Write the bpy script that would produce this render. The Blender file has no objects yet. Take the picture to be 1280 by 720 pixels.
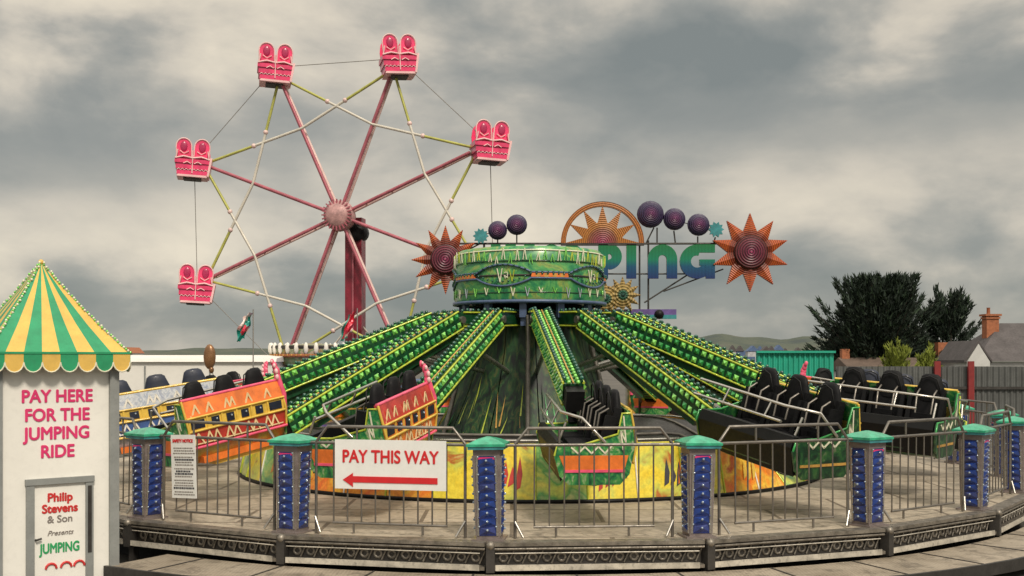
import bpy, math, random
from mathutils import Vector, Matrix, Euler
R=math.radians; PI=math.pi; sin=math.sin; cos=math.cos
rnd=random.Random(7)
sc=bpy.context.scene
COL=sc.collection
F=1372.0; CZ=2.15; HZ=448.0
def at(px,py,d): return Vector(((px-640)/F*d, d, CZ-(py-HZ)/F*d))

# ------------------------------------------------------------------ materials
MAT={}
def nt(name):
    m=bpy.data.materials.new(name); m.use_nodes=True
    t=m.node_tree; b=t.nodes['Principled BSDF']; return m,t,b
def lk(t,a,b): t.links.new(a,b)
def coord(t,scale=(1,1,1),kind='Object',rot=(0,0,0)):
    tc=t.nodes.new('ShaderNodeTexCoord'); mp=t.nodes.new('ShaderNodeMapping')
    mp.inputs['Scale'].default_value=scale; mp.inputs['Rotation'].default_value=rot
    lk(t,tc.outputs[kind],mp.inputs[0]); return mp.outputs[0]
def noise(t,vec,scale,detail=4,rough=.6,dist=0):
    n=t.nodes.new('ShaderNodeTexNoise'); n.inputs['Scale'].default_value=scale
    n.inputs['Detail'].default_value=detail; n.inputs['Roughness'].default_value=rough
    n.inputs['Distortion'].default_value=dist
    if vec is not None: lk(t,vec,n.inputs['Vector'])
    return n.outputs['Fac']
def ramp(t,fac,stops,interp='LINEAR'):
    r=t.nodes.new('ShaderNodeValToRGB'); cr=r.color_ramp; cr.interpolation=interp
    while len(cr.elements)<len(stops): cr.elements.new(.5)
    for e,(p,c) in zip(cr.elements,stops):
        e.position=p; e.color=(c[0],c[1],c[2],1) if not isinstance(c,(int,float)) else (c,c,c,1)
    lk(t,fac,r.inputs[0]); return r.outputs[0]
def mixc(t,fac,a,b,mode='MIX'):
    m=t.nodes.new('ShaderNodeMix'); m.data_type='RGBA'; m.blend_type=mode
    if isinstance(fac,(int,float)): m.inputs[0].default_value=fac
    else: lk(t,fac,m.inputs[0])
    for s,v in ((6,a),(7,b)):
        if isinstance(v,tuple): m.inputs[s].default_value=(v[0],v[1],v[2],1)
        else: lk(t,v,m.inputs[s])
    return m.outputs[2]
def bump(t,b,h,strength=.3,dist=.01):
    n=t.nodes.new('ShaderNodeBump'); n.inputs['Strength'].default_value=strength; n.inputs['Distance'].default_value=dist
    lk(t,h,n.inputs['Height']); lk(t,n.outputs[0],b.inputs['Normal'])
def M(name,c,rough=.5,metal=0,var=.22,scale=3.0,dirt=.25,emit=0,bmp=0,coat=0,spec=.5):
    if name in MAT: return MAT[name]
    m,t,b=nt(name); v=coord(t)
    n1=noise(t,v,scale,5); n2=noise(t,v,scale*6,3)
    dark=tuple(x*(1-var) for x in c); lite=tuple(min(1,x*(1+var)) for x in c)
    base=ramp(t,n1,[(.3,dark),(.7,lite)])
    if dirt:
        g=ramp(t,n2,[(.50,0.),(.75,1.)]); gm=t.nodes.new('ShaderNodeMath'); gm.operation='MULTIPLY'
        gm.inputs[1].default_value=dirt; lk(t,g,gm.inputs[0])
        base=mixc(t,gm.outputs[0],base,tuple(x*.35+.02 for x in c))
    lk(t,base,b.inputs['Base Color'])
    b.inputs['Metallic'].default_value=metal
    rr=ramp(t,n2,[(.3,max(0,rough-.1)),(.7,min(1,rough+.15))]); lk(t,rr,b.inputs['Roughness'])
    b.inputs['Specular IOR Level'].default_value=spec
    if coat: b.inputs['Coat Weight'].default_value=coat; b.inputs['Coat Roughness'].default_value=.12
    if bmp: bump(t,b,n2,bmp,.01)
    MAT[name]=m; return m
def airbrush(name,stops,scale=2.5,stretch=(1,1,1),dist=1.5,rough=.35,interp='LINEAR',detail=3,coat=.4):
    m,t,b=nt(name); v=coord(t,stretch)
    n=noise(t,v,scale,detail,.55,dist)
    c=ramp(t,n,stops,interp)
    g=noise(t,v,scale*9,3); c=mixc(t,.35,c,ramp(t,g,[(.35,.35),(.65,1.0)]),'MULTIPLY')
    lk(t,c,b.inputs['Base Color']); b.inputs['Roughness'].default_value=rough
    b.inputs['Coat Weight'].default_value=coat; b.inputs['Coat Roughness'].default_value=.15
    MAT[name]=m; return m

M('grey_steel',(.22,.20,.175),.42,.75,.25,5,.4)
M('dark_steel',(.07,.065,.06),.5,.6,.3,4,.4)
M('bright_steel',(.55,.52,.47),.28,.9,.15,6,.25)
M('worn_alu_glint',(.58,.54,.46),.4,.25,.4,3,.8,bmp=.2)
M('galv',(.24,.215,.18),.45,.6,.5,7,.75,bmp=.3)
M('post_body',(.24,.20,.19),.35,.35,.3,6,.4)
M('post_blue',(.01,.02,.11),.3,0,.35,8,.2,coat=.5)
M('post_violet',(.03,.045,.17),.3,0,.4,8,.2,coat=.5)
M('bulb_blue',(.016,.045,.22),.15,.1,.3,14,.1,coat=.6)
M('bulb_clear',(.35,.42,.5),.12,.2,.2,14,.1,coat=.6)
M('cap_green',(.03,.36,.20),.35,0,.35,9,.25,coat=.4)
M('cap_teal',(.04,.24,.26),.35,0,.3,9,.25,coat=.4)
M('booth_cream',(.84,.82,.76),.55,0,.05,2,.10)
M('booth_grey',(.27,.28,.27),.5,.1,.12,5,.2)
M('sign_white',(.80,.80,.77),.45,0,.05,4,.08)
M('sign_red',(.62,.02,.025),.5,0,.08,6,.05)
M('letter_pink',(.70,.035,.16),.5,0,.08,6,.05)
M('letter_red',(.58,.03,.03),.5,0,.08,6,.05)
M('letter_grey',(.25,.22,.2),.5,0,.1,6,.05)
M('letter_black',(.05,.05,.06),.5,0,.1,6,.05)
M('letter_green',(.03,.35,.12),.5,0,.08,6,.05)
M('canvas_green',(.02,.30,.13),.5,0,.18,5,.12,coat=.1)
M('canvas_yellow',(.72,.46,.10),.5,0,.12,5,.12,coat=.1)
M('canvas_trim',(.75,.72,.55),.5,0,.1,8,.1)
M('rail_lime',(.50,.58,.05),.3,.1,.35,9,.25,coat=.4)
M('bulb_lime',(.24,.66,.12),.18,.1,.35,11,.15,coat=.6)
M('bulb_dark',(.01,.09,.06),.25,0,.4,11,.1,coat=.5)
M('arm_green',(.006,.06,.02),.35,.1,.6,7,.3,coat=.5)
M('arm_mid',(.02,.26,.05),.35,.1,.5,7,.3,coat=.4)
M('black_gloss',(.006,.006,.006),.5,0,.3,5,.1,spec=.25)
M('black_vinyl',(.005,.005,.006),.6,0,.4,6,.25,spec=.22)
M('navy_vinyl',(.008,.013,.032),.5,0,.4,6,.2,coat=.2)
M('void_shade',(.006,.006,.006),.9,0,.3,3,.1)
M('bracket_blue',(.08,.12,.22),.4,.1,.2,6,.3)
M('gold',(.60,.34,.08),.35,.2,.3,10,.2)
M('car_orange',(.80,.19,.03),.35,0,.25,5,.15,coat=.4)
M('car_yellow',(.75,.50,.08),.35,0,.25,5,.15,coat=.4)
M('car_red',(.48,.04,.03),.35,0,.3,5,.15,coat=.4)
M('car_pink',(.85,.10,.20),.35,0,.25,6,.1,coat=.4)
M('car_silver',(.42,.45,.50),.3,.3,.25,5,.2,coat=.3)
M('car_blue',(.06,.13,.36),.35,0,.3,5,.15,coat=.4)
M('car_white',(.80,.76,.68),.4,0,.1,6,.1)
M('car_cream',(.80,.62,.34),.4,0,.15,6,.1)
M('pink_glass',(.80,.05,.16),.3,0,.25,3,.1,coat=.5)
M('pink_dark',(.42,.02,.09),.35,0,.3,3,.1,coat=.3)
M('pink_pale',(.85,.52,.52),.4,0,.15,4,.1)
M('wheel_red',(.40,.11,.14),.4,.2,.25,3,.2)
M('wheel_pale',(.72,.52,.48),.45,.1,.15,3,.2)
M('wheel_lime',(.42,.42,.10),.45,.1,.2,3,.2)
M('wheel_cream',(.62,.58,.50),.45,.1,.12,3,.2)
M('hub_pink',(.48,.27,.26),.5,.1,.35,6,.6)
M('column_red',(.22,.012,.03),.4,.1,.35,3,.25,coat=.3)
M('marquee_white',(.78,.76,.71),.6,0,.05,1,.08)
M('teal_panel',(.02,.36,.24),.5,.1,.12,2,.2)
M('corrugated',(.12,.125,.12),.55,.3,.2,1.5,.3)
M('fence_red',(.22,.02,.02),.5,0,.2,4,.2)
M('slate',(.085,.075,.075),.75,0,.25,2,.3)
M('roof_brown',(.12,.085,.065),.8,0,.25,2,.3)
M('brick_orange',(.36,.13,.06),.85,0,.25,6,.3)
M('render_white',(.55,.55,.53),.7,0,.08,2,.15)
M('bark',(.05,.038,.028),.9,0,.3,8,.3)
M('leaf_dark',(.011,.023,.013),.75,0,.5,.9,.2)
M('leaf_mid',(.018,.038,.015),.75,0,.5,.9,.2)
M('leaf_lime',(.20,.24,.03),.75,0,.35,1.5,.2)
M('balloon_brown',(.25,.13,.06),.3,.4,.3,3,.2)
M('balloon_white',(.75,.62,.58),.25,.3,.2,3,.1)
M('balloon_teal',(.02,.25,.20),.25,.2,.3,3,.1)
M('balloon_red',(.60,.03,.06),.25,.1,.3,3,.1)
M('string',(.25,.24,.22),.6)
M('far_blue',(.08,.13,.25),.7)
M('far_white',(.45,.46,.47),.7)
M('purple',(.14,.09,.28),.4,0,.3,5,.2)
airbrush('drum_paint',[(.30,(.012,.10,.06)),(.42,(.03,.26,.10)),(.52,(.12,.42,.12)),(.60,(.32,.42,.10)),(.68,(.05,.28,.12)),(.8,(.07,.10,.24))],1.6,(1,1,1.3),2.0)
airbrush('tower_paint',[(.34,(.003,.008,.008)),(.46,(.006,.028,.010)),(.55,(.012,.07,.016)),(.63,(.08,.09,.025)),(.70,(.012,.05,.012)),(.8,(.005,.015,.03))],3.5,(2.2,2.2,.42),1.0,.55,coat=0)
airbrush('skirt_yellow',[(.30,(.90,.66,.04)),(.50,(.88,.74,.08)),(.60,(.62,.66,.12)),(.68,(.55,.16,.04)),(.8,(.7,.6,.2))],2.0,dist=1)
airbrush('skirt_green',[(.30,(.85,.80,.16)),(.45,(.62,.74,.16)),(.57,(.14,.45,.13)),(.68,(.62,.70,.30)),(.8,(.7,.6,.2))],2.2,dist=1)
airbrush('skirt_orange',[(.30,(.85,.17,.02)),(.48,(.90,.36,.04)),(.58,(.92,.60,.07)),(.68,(.55,.09,.03)),(.8,(.7,.3,.1))],2.2,dist=1)
airbrush('car_green',[(.30,(.01,.07,.03)),(.45,(.02,.22,.07)),(.57,(.10,.36,.08)),(.66,(.42,.48,.30)),(.78,(.02,.12,.05))],5.0,dist=2)
airbrush('car_dark',[(.30,(.004,.02,.010)),(.47,(.008,.06,.022)),(.60,(.03,.13,.03)),(.70,(.15,.18,.10)),(.8,(.006,.03,.015))],5.0,dist=2)
airbrush('car_olive',[(.30,(.30,.22,.05)),(.50,(.45,.36,.07)),(.62,(.55,.20,.04)),(.75,(.50,.10,.03))],3.0,dist=1)
airbrush('silver_paint',[(.30,(.16,.20,.30)),(.50,(.48,.50,.52)),(.62,(.22,.27,.36)),(.75,(.6,.6,.55))],4.0,dist=2)
airbrush('far_stall',[(.30,(.05,.05,.12)),(.45,(.35,.22,.06)),(.55,(.10,.22,.10)),(.66,(.45,.36,.26)),(.78,(.22,.04,.04))],3.0,dist=1)

def ring_mat(name,stops,freq,center=(0,0),amt=.6,rough=.4):
    # concentric bulb lines round the local axis, as the photo's stars and discs have
    m,t,b=nt(name); tc=t.nodes.new('ShaderNodeTexCoord'); s=t.nodes.new('ShaderNodeSeparateXYZ'); lk(t,tc.outputs['Object'],s.inputs[0])
    c=t.nodes.new('ShaderNodeCombineXYZ'); lk(t,s.outputs[0],c.inputs[0]); lk(t,s.outputs[2],c.inputs[1])
    ln=t.nodes.new('ShaderNodeVectorMath'); ln.operation='LENGTH'; lk(t,c.outputs[0],ln.inputs[0])
    base=ramp(t,ln.outputs['Value'],stops)
    w=t.nodes.new('ShaderNodeMath'); w.operation='MULTIPLY'; w.inputs[1].default_value=freq; lk(t,ln.outputs['Value'],w.inputs[0])
    sn=t.nodes.new('ShaderNodeMath'); sn.operation='SINE'; lk(t,w.outputs[0],sn.inputs[0])
    k=ramp(t,sn.outputs[0],[(.0,0.25),(.6,1.)])
    n=noise(t,tc.outputs['Object'],26,2); k2=ramp(t,n,[(.35,.55),(.6,1.)])
    c2=mixc(t,amt,base,k,'MULTIPLY'); c2=mixc(t,.6,c2,k2,'MULTIPLY')
    lk(t,c2,b.inputs['Base Color']); b.inputs['Roughness'].default_value=rough
    bump(t,b,sn.outputs[0],.5,.02); MAT[name]=m; return m
ring_mat('star_paint',[(0,(.34,.04,.12)),(.16,(.20,.03,.06)),(.34,(.16,.03,.02)),(.50,(.30,.05,.02)),(.60,(.66,.13,.025)),(1,(.58,.09,.02))],130)
ring_mat('star_centre',[(0,(.40,.04,.14)),(.14,(.16,.02,.05)),(.28,(.22,.03,.06)),(.40,(.13,.025,.02)),(.50,(.30,.06,.02))],105,amt=.85)
ring_mat('sun_paint',[(0,(.45,.05,.16)),(.34,(.36,.12,.06)),(.42,(.62,.24,.05)),(1,(.58,.20,.05))],130)
ring_mat('disc_paint',[(0,(.22,.05,.16)),(.2,(.05,.03,.10)),(1,(.03,.02,.06))],150)
ring_mat('flower_paint',[(0,(.01,.05,.04)),(.10,(.03,.15,.09)),(.16,(.5,.36,.12)),(1,(.45,.22,.10))],90)
def letter_mat():
    m,t,b=nt('sign_letter'); tc=t.nodes.new('ShaderNodeTexCoord'); s=t.nodes.new('ShaderNodeSeparateXYZ'); lk(t,tc.outputs['Object'],s.inputs[0])
    a=t.nodes.new('ShaderNodeMath'); a.operation='ADD'; a.inputs[1].default_value=.5; lk(t,s.outputs[2],a.inputs[0])
    base=ramp(t,a.outputs[0],[(.05,(.015,.03,.16)),(.38,(.01,.10,.20)),(.55,(.01,.24,.13)),(.95,(.02,.20,.06))])
    w=t.nodes.new('ShaderNodeTexWave'); w.inputs['Scale'].default_value=9; lk(t,tc.outputs['Object'],w.inputs['Vector']); w.wave_type='BANDS'; w.bands_direction='X'
    c=mixc(t,.45,base,w.outputs[0],'MULTIPLY'); lk(t,c,b.inputs['Base Color']); b.inputs['Roughness'].default_value=.35
    MAT['sign_letter']=m
letter_mat()
def ground_mats():
    # ride deck: tan plates with seams, stains
    m,t,b=nt('deck_tan'); v=coord(t); n=noise(t,v,.9,6,.65,.4); n2=noise(t,v,9,5,.7)
    c=ramp(t,n,[(.28,(.26,.215,.16)),(.5,(.44,.375,.285)),(.72,(.56,.48,.37))])
    c=mixc(t,.55,c,ramp(t,n2,[(.3,.40),(.62,1.)]),'MULTIPLY'); n4=noise(t,v,2.3,7,.7,1.5); c=mixc(t,.7,c,ramp(t,n4,[(.36,.35),(.47,1.)]),'MULTIPLY')
    br=t.nodes.new('ShaderNodeTexBrick'); lk(t,v,br.inputs['Vector']); br.inputs['Scale'].default_value=1; br.inputs['Brick Width'].default_value=2.4; br.inputs['Row Height'].default_value=1.2
    br.inputs['Mortar Size'].default_value=.03; br.inputs['Color1'].default_value=(1,1,1,1); br.inputs['Color2'].default_value=(.88,.88,.88,1); br.inputs['Mortar'].default_value=(.25,.22,.2,1)
    c=mixc(t,.8,c,br.outputs[0],'MULTIPLY'); lk(t,c,b.inputs['Base Color']); b.inputs['Roughness'].default_value=.7; bump(t,b,n2,.25,.01); MAT['deck_tan']=m
    m,t,b=nt('walkway_plate'); v=coord(t); n=noise(t,v,1.6,6,.6,.3); n2=noise(t,v,30,3)
    ch=t.nodes.new('ShaderNodeTexVoronoi'); ch.inputs['Scale'].default_value=22; ch.inputs['Randomness'].default_value=.15; lk(t,v,ch.inputs['Vector'])
    c=ramp(t,n,[(.3,(.28,.23,.17)),(.7,(.48,.41,.32))]); c=mixc(t,.5,c,ramp(t,ch.outputs['Distance'],[(.15,.55),(.5,1.)]),'MULTIPLY'); n4=noise(t,v,2.8,7,.7,1.2); c=mixc(t,.7,c,ramp(t,n4,[(.38,.4),(.5,1.)]),'MULTIPLY')
    lk(t,c,b.inputs['Base Color']); b.inputs['Roughness'].default_value=.55; b.inputs['Metallic'].default_value=.2; bump(t,b,ch.outputs['Distance'],.6,.01); MAT['walkway_plate']=m
    m,t,b=nt('asphalt'); v=coord(t); n=noise(t,v,.3,8,.65); n2=noise(t,v,60,3)
    c=ramp(t,n,[(.3,(.07,.065,.055)),(.7,(.15,.135,.115))]); c=mixc(t,.5,c,ramp(t,n2,[(.3,.5),(.7,1.)]),'MULTIPLY')
    lk(t,c,b.inputs['Base Color']); b.inputs['Roughness'].default_value=.9; MAT['asphalt']=m
    m,t,b=nt('hill'); v=coord(t); n=noise(t,v,.03,8,.65); c=ramp(t,n,[(.35,(.045,.06,.055)),(.5,(.07,.085,.06)),(.65,(.10,.10,.08))]); lk(t,c,b.inputs['Base Color']); b.inputs['Roughness'].default_value=1; MAT['hill']=m
    m,t,b=nt('brick'); v=coord(t); br=t.nodes.new('ShaderNodeTexBrick'); lk(t,v,br.inputs['Vector']); br.inputs['Scale'].default_value=4
ground_mats()

# ------------------------------------------------------------------ mesh builder
class MB:
    def __init__(s): s.v=[]; s.f=[]; s.m=[]; s.sm=[]; s.mats=[]; s.cur=0; s.T=Matrix.Identity(4)
    def mat(s,name):
        if name not in s.mats: s.mats.append(name)
        s.cur=s.mats.index(name); return s
    def add(s,vs,fs,smooth=False):
        o=len(s.v); s.v+= [tuple(s.T@Vector(v)) for v in vs]
        for f in fs: s.f.append([o+i for i in f]); s.m.append(s.cur); s.sm.append(smooth)
        return s
    def box(s,c,h,rot=None,taper=1.0):   # c centre, h half sizes; taper scales the top
        vs=[]
        for z in (-1,1):
            k=taper if z>0 else 1
            for x,y in ((-1,-1),(1,-1),(1,1),(-1,1)): vs.append(Vector((x*h[0]*k,y*h[1]*k,z*h[2])))
        if rot is not None: vs=[rot@v for v in vs]
        c=Vector(c); vs=[v+c for v in vs]
        return s.add(vs,[(3,2,1,0),(4,5,6,7),(0,1,5,4),(1,2,6,5),(2,3,7,6),(3,0,4,7)])
    def tube(s,pts,r,n=8,closed=False):
        pts=[Vector(p) for p in pts]; N=len(pts); vs=[]; up=None
        for i,p in enumerate(pts):
            a=pts[i-1] if (i>0 or closed) else pts[i]; b=pts[(i+1)%N] if (i<N-1 or closed) else pts[i]
            d=(b-a).normalized()
            if up is None:
                up=Vector((0,0,1)) if abs(d.z)<.9 else Vector((1,0,0))
            x=d.cross(up)
            if x.length<1e-4: x=d.orthogonal()
            x.normalize(); y=x.cross(d).normalized(); up=y
            rr=r[i] if isinstance(r,(list,tuple)) else r
            for k in range(n): a2=2*PI*k/n; vs.append(p+x*rr*cos(a2)+y*rr*sin(a2))
        fs=[]
        for i in range(N if closed else N-1):
            j=(i+1)%N
            for k in range(n): fs.append((i*n+k,j*n+k,j*n+(k+1)%n,i*n+(k+1)%n))
        s.add(vs,fs,True)
        if not closed: s.add(vs[:n],[tuple(range(n))]); s.add(vs[-n:],[tuple(reversed(range(n)))])
        return s
    def lathe(s,prof,n=24,c=(0,0,0),smooth=True,a0=0,a1=2*PI,caps=False):
        vs=[]; full=abs(a1-a0-2*PI)<1e-6; m=n if full else n+1
        for (r,z) in prof:
            for k in range(m): a=a0+(a1-a0)*k/n; vs.append((c[0]+r*cos(a),c[1]+r*sin(a),c[2]+z))
        fs=[]
        for i in range(len(prof)-1):
            for k in range(n): fs.append((i*m+k,i*m+(k+1)%m,(i+1)*m+(k+1)%m,(i+1)*m+k))
        s.add(vs,fs,smooth)
        if caps: s.add(vs[:m],[tuple(reversed(range(m)))]); s.add(vs[-m:],[tuple(range(m))])
        return s
    def ball(s,c,r,n=8,k=5,sc=(1,1,1)):
        vs=[]; fs=[]
        for i in range(1,k):
            a=PI*i/k
            for j in range(n): b=2*PI*j/n; vs.append((c[0]+r*sc[0]*sin(a)*cos(b),c[1]+r*sc[1]*sin(a)*sin(b),c[2]+r*sc[2]*cos(a)))
        t=len(vs); vs+= [(c[0],c[1],c[2]+r*sc[2]),(c[0],c[1],c[2]-r*sc[2])]
        for i in range(k-2):
            for j in range(n): fs.append((i*n+j,(i+1)*n+j,(i+1)*n+(j+1)%n,i*n+(j+1)%n))
        for j in range(n): fs.append((t,j,(j+1)%n)); fs.append((t+1,(k-2)*n+(j+1)%n,(k-2)*n+j))
        return s.add(vs,fs,True)
    def prism(s,poly,d0,d1,axis='y'):   # poly list of (a,b) counter-clockwise
        n=len(poly)
        if axis=='y': f=lambda a,b,d:(a,d,b)
        elif axis=='x': f=lambda a,b,d:(d,a,b)
        else: f=lambda a,b,d:(a,b,d)
        vs=[f(a,b,d0) for a,b in poly]+[f(a,b,d1) for a,b in poly]
        fs=[tuple(range(n)),tuple(reversed(range(n,2*n)))]+[(i,n+i,n+(i+1)%n,(i+1)%n) for i in range(n)]
        return s.add(vs,fs)
    def quad(s,a,b,c,d): return s.add([a,b,c,d],[(0,1,2,3)])
    def stroke(s,pts,w,d0,d1,axis='y'):   # flat ribbon letter stroke in the a,b plane
        for (p,q) in zip(pts[:-1],pts[1:]):
            p=Vector(p); q=Vector(q); d=(q-p).normalized(); nrm=Vector((-d.y,d.x))*w/2; e=d*w*.25
            s.prism([tuple(p-nrm-e),tuple(q-nrm+e),tuple(q+nrm+e),tuple(p+nrm-e)],d0,d1,axis)
        return s
    def mesh(s,name,recalc=True):
        me=bpy.data.meshes.new(name); me.from_pydata(s.v,[],s.f)
        for mn in s.mats: me.materials.append(MAT[mn])
        me.polygons.foreach_set('material_index',s.m); me.polygons.foreach_set('use_smooth',s.sm)
        if recalc:
            import bmesh
            bm=bmesh.new(); bm.from_mesh(me); bmesh.ops.recalc_face_normals(bm,faces=bm.faces); bm.to_mesh(me); bm.free()
        me.update(); return me
def link(name,data,parent=None,loc=(0,0,0),rot=(0,0,0)):
    o=bpy.data.objects.new(name,data); COL.objects.link(o); o.location=loc; o.rotation_euler=rot
    if parent: o.parent=parent
    return o
def part(name,mb,parent,mat=None,loc=(0,0,0),rot=(0,0,0),label=None,recalc=True):
    if mat and not mb.mats: mb.mats=[mat]
    o=link(name,mb.mesh(name,recalc),parent,loc,rot)
    if label: o['label']=label
    return o
def tag(o,label,cat,group=None,kind=None):
    o['label']=label; o['category']=cat
    if group: o['group']=group
    if kind: o['kind']=kind
    return o
def thing(name,label,cat,loc=(0,0,0),rot=(0,0,0),group=None):
    return tag(link(name,None,None,loc,rot),label,cat,group)
def struct(name,mb,mat=None,recalc=True):
    o=part(name,mb,None,mat,recalc=recalc); o['kind']='structure'; return o
def dup(root,loc,rot,label):
    r=root.copy(); COL.objects.link(r); r.location=loc; r.rotation_euler=rot; r['label']=label
    def rec(a,b):
        for ch in list(a.children):
            c=ch.copy(); COL.objects.link(c); c.parent=b; rec(ch,c)
    rec(root,r); return r
def text(name,body,size,mat,parent,loc,rot=(PI/2,0,0),ext=.004,off=.0,shear=0,sx=1,spacing=1,align='CENTER'):
    cu=bpy.data.curves.new(name,'FONT'); cu.body=body; cu.size=size; cu.align_x=align; cu.align_y='CENTER'
    cu.extrude=ext; cu.offset=0; cu.shear=shear; cu.space_character=spacing; cu.resolution_u=4
    o=bpy.data.objects.new(name,cu); COL.objects.link(o)
    dg=bpy.context.evaluated_depsgraph_get(); me=bpy.data.meshes.new_from_object(o.evaluated_get(dg))
    bpy.data.objects.remove(o); bpy.data.curves.remove(cu)
    me.materials.clear(); me.materials.append(MAT[mat])
    if off:   # heavier letters: shifted copies, each a hair deeper so that no faces coincide
        vs=[tuple(v.co) for v in me.vertices]; fs=[tuple(p.vertices) for p in me.polygons]; V=[];Fc=[]
        k=off*1.1
        for i,(dx_,dy_) in enumerate(((0,0),(k,0),(-k,0),(0,k),(0,-k))):
            n0=len(V); V+=[(a+dx_,b+dy_,c*(1-.12*i)) for a,b,c in vs]; Fc+=[tuple(n0+j for j in f) for f in fs]
        me=bpy.data.meshes.new(name); me.from_pydata(V,[],Fc); me.materials.append(MAT[mat])
    for p in me.polygons: p.material_index=0
    o=link(name,me,parent,loc,rot); o.scale=(sx,1,1); return o

# ------------------------------------------------------------------ geometry constants
CX,CY=.35,21.85
def pol(th,r,z=0): a=R(th); return Vector((CX+r*sin(a),CY-r*cos(a),z))
DT=360/22.0; PH=-4.0; FR=8.8
GZ=-.62

# ------------------------------------------------------------------ setting
g=MB(); S=3000
g.quad((-S,-200,GZ),(S,-200,GZ),(S,S,GZ),(-S,S,GZ)); struct('ground',g,'asphalt',False)
# deck polygon
dk=MB().mat('deck_tan'); ring=[pol(PH+DT*i,9.0,0) for i in range(22)]
dk.prism([(p.x,p.y) for p in ring],-.02,0.0,'z'); struct('platform',dk)
# black solid below the deck, painting in the shade of the open gap
vd=MB().mat('void_shade'); ring2=[pol(PH+DT*i,8.72) for i in range(22)]
vd.prism([(p.x,p.y) for p in ring2],GZ+.01,-.024,'z'); struct('underdeck_shade',vd)
# walkway ring
wk=MB().mat('walkway_plate'); TH0=-31.5; n=40
def wring(mb,r0,r1,z0,z1,t0,t1,n):
    vs=[];fs=[]
    for i in range(n+1):
        th=t0+(t1-t0)*i/n
        vs+= [pol(th,r0,z1),pol(th,r1,z1),pol(th,r1,z0),pol(th,r0,z0)]
    for i in range(n):
        a=i*4;b=a+4
        for k in range(4): fs.append((a+k,a+(k+1)%4,b+(k+1)%4,b+k))
    fs.append((0,3,2,1)); fs.append((n*4,n*4+1,n*4+2,n*4+3)); mb.add(vs,fs)
wring(wk,9.12,10.05,-.42,-.36,TH0,110,n); struct('walkway',wk)
we=MB().mat('dark_steel'); wring(we,10.055,10.10,-.50,-.352,TH0,110,n)
for i in range(12):
    p=pol(TH0+2+i*12,9.9,0); we.box((p.x,p.y,(-.42+GZ)/2-.0),(.05,.05,(-.42-GZ)/2))
for i in range(18):
    th=TH0+4+7.5*i; a_=R(th); p=pol(th,9.585,-.357); we.box((p.x,p.y,p.z),(.012,.455,.005),Matrix.Rotation(a_,3,'Z'))
struct('walkway_kerb',we)
# hills
def ridge(name,d,x0,x1,f,seed,depth=260):
    r=random.Random(seed); mb=MB().mat('hill'); n=90; vs=[];fs=[]; ph=[r.uniform(0,6) for _ in range(5)]
    rows=((0,0),(.25,.55),(.5,1.0),(1,0))
    for i in range(n+1):
        u=i/n; x=x0+(x1-x0)*u; h=f(u)*(1+.10*sin(u*17+ph[0])+.06*sin(u*41+ph[1])+.04*sin(u*97+ph[2]))
        for (dd,hh) in rows: vs.append((x,d+depth*dd,GZ-.5+(h+.5)*hh))
    m=len(rows)
    for i in range(n):
        for k in range(m-1): fs.append((i*m+k,(i+1)*m+k,(i+1)*m+k+1,i*m+k+1))
    mb.add(vs,fs,True); struct(name,mb,recalc=False)
ridge('hills',700,-620,-60,lambda u:10*min(1,u*6+.6),1)
ridge('hills',800,60,620,lambda u:17*math.exp(-((u-.28)/.22)**2)+6,2)

# ------------------------------------------------------------------ fence posts
POST_L={-3:'blue lit square post with green cap half hidden behind the striped pay booth',
-2:'blue lit post with green cap just right of the striped pay booth',
-1:'blue lit post with green cap between the small notice and the pay arrow sign',
0:'blue lit post with rounded green cap right of the pay arrow sign',
1:'blue lit post with green cap in front of the foremost barrier, right of centre',
2:'blue lit post with green cap where the fence starts curving back at right',
3:'blue lit post with green cap, second from the right edge',
4:'blue lit post with green cap nearest the right edge of the photo',
5:'post with green cap farther back on the right, behind the rightmost front post',
6:'post with teal cap on the far right side behind the barriers',
7:'post with teal cap farthest back round the right of the deck'}
def make_post():
    t=thing('barrier_post',POST_L[-3],'post',group='lit posts round the ride fence')
    b=MB().mat('post_body'); b.box((0,0,.54),(.138,.138,.54),taper=1.17)
    b.box((0,0,.012),(.19,.19,.012)); part('post_body',b,t)
    for k in range(4):
        p=MB().mat('post_blue'); p.T=Matrix.Rotation(k*PI/2,4,'Z')@Matrix.Translation((0,-.152,.53))@Matrix.Rotation(-.026*-1,4,'X')
        p.box((0,0,0),(.104,.008,.47))
        for (x,z) in ((-.114,0),(.114,0)): p.mat('bright_steel').box((x,0,z),(.012,.012,.47))
        for i in range(9):
            z=-.41+i*.1025
            p.mat('bulb_blue' if (i*7+k)%5 else 'post_violet'); p.add([(-.095,-.008,z-.048),(.095,-.008,z-.035),(.085,-.008,z+.045),(-.085,-.008,z+.03),(0,-.04,z+.01)],[(0,1,4),(1,2,4),(2,3,4),(3,0,4)])
            p.mat('bulb_clear').ball((0,-.04,z+.01),.016,6,4)
            for sx in (-.1,.1): p.mat('post_violet' if i%2 else 'bulb_clear').ball((sx,-.012,z+.048),.012,5,4)
        if k%2==0: p.mat('letter_pink').box((0,-.006,.445),(.1,.006,.012))
        part('light_panel',p,t)
    c=MB().mat('cap_teal').box((0,0,1.095),(.235,.235,.018)); c.mat('far_white').box((0,0,1.1155),(.243,.243,.0035)); c.mat('cap_green').box((0,0,1.128),(.25,.25,.015))
    c.lathe([(.345,1.143),(.20,1.19),(.02,1.222)],4,smooth=False); 
    part('cap',c,t)
    return t
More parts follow.
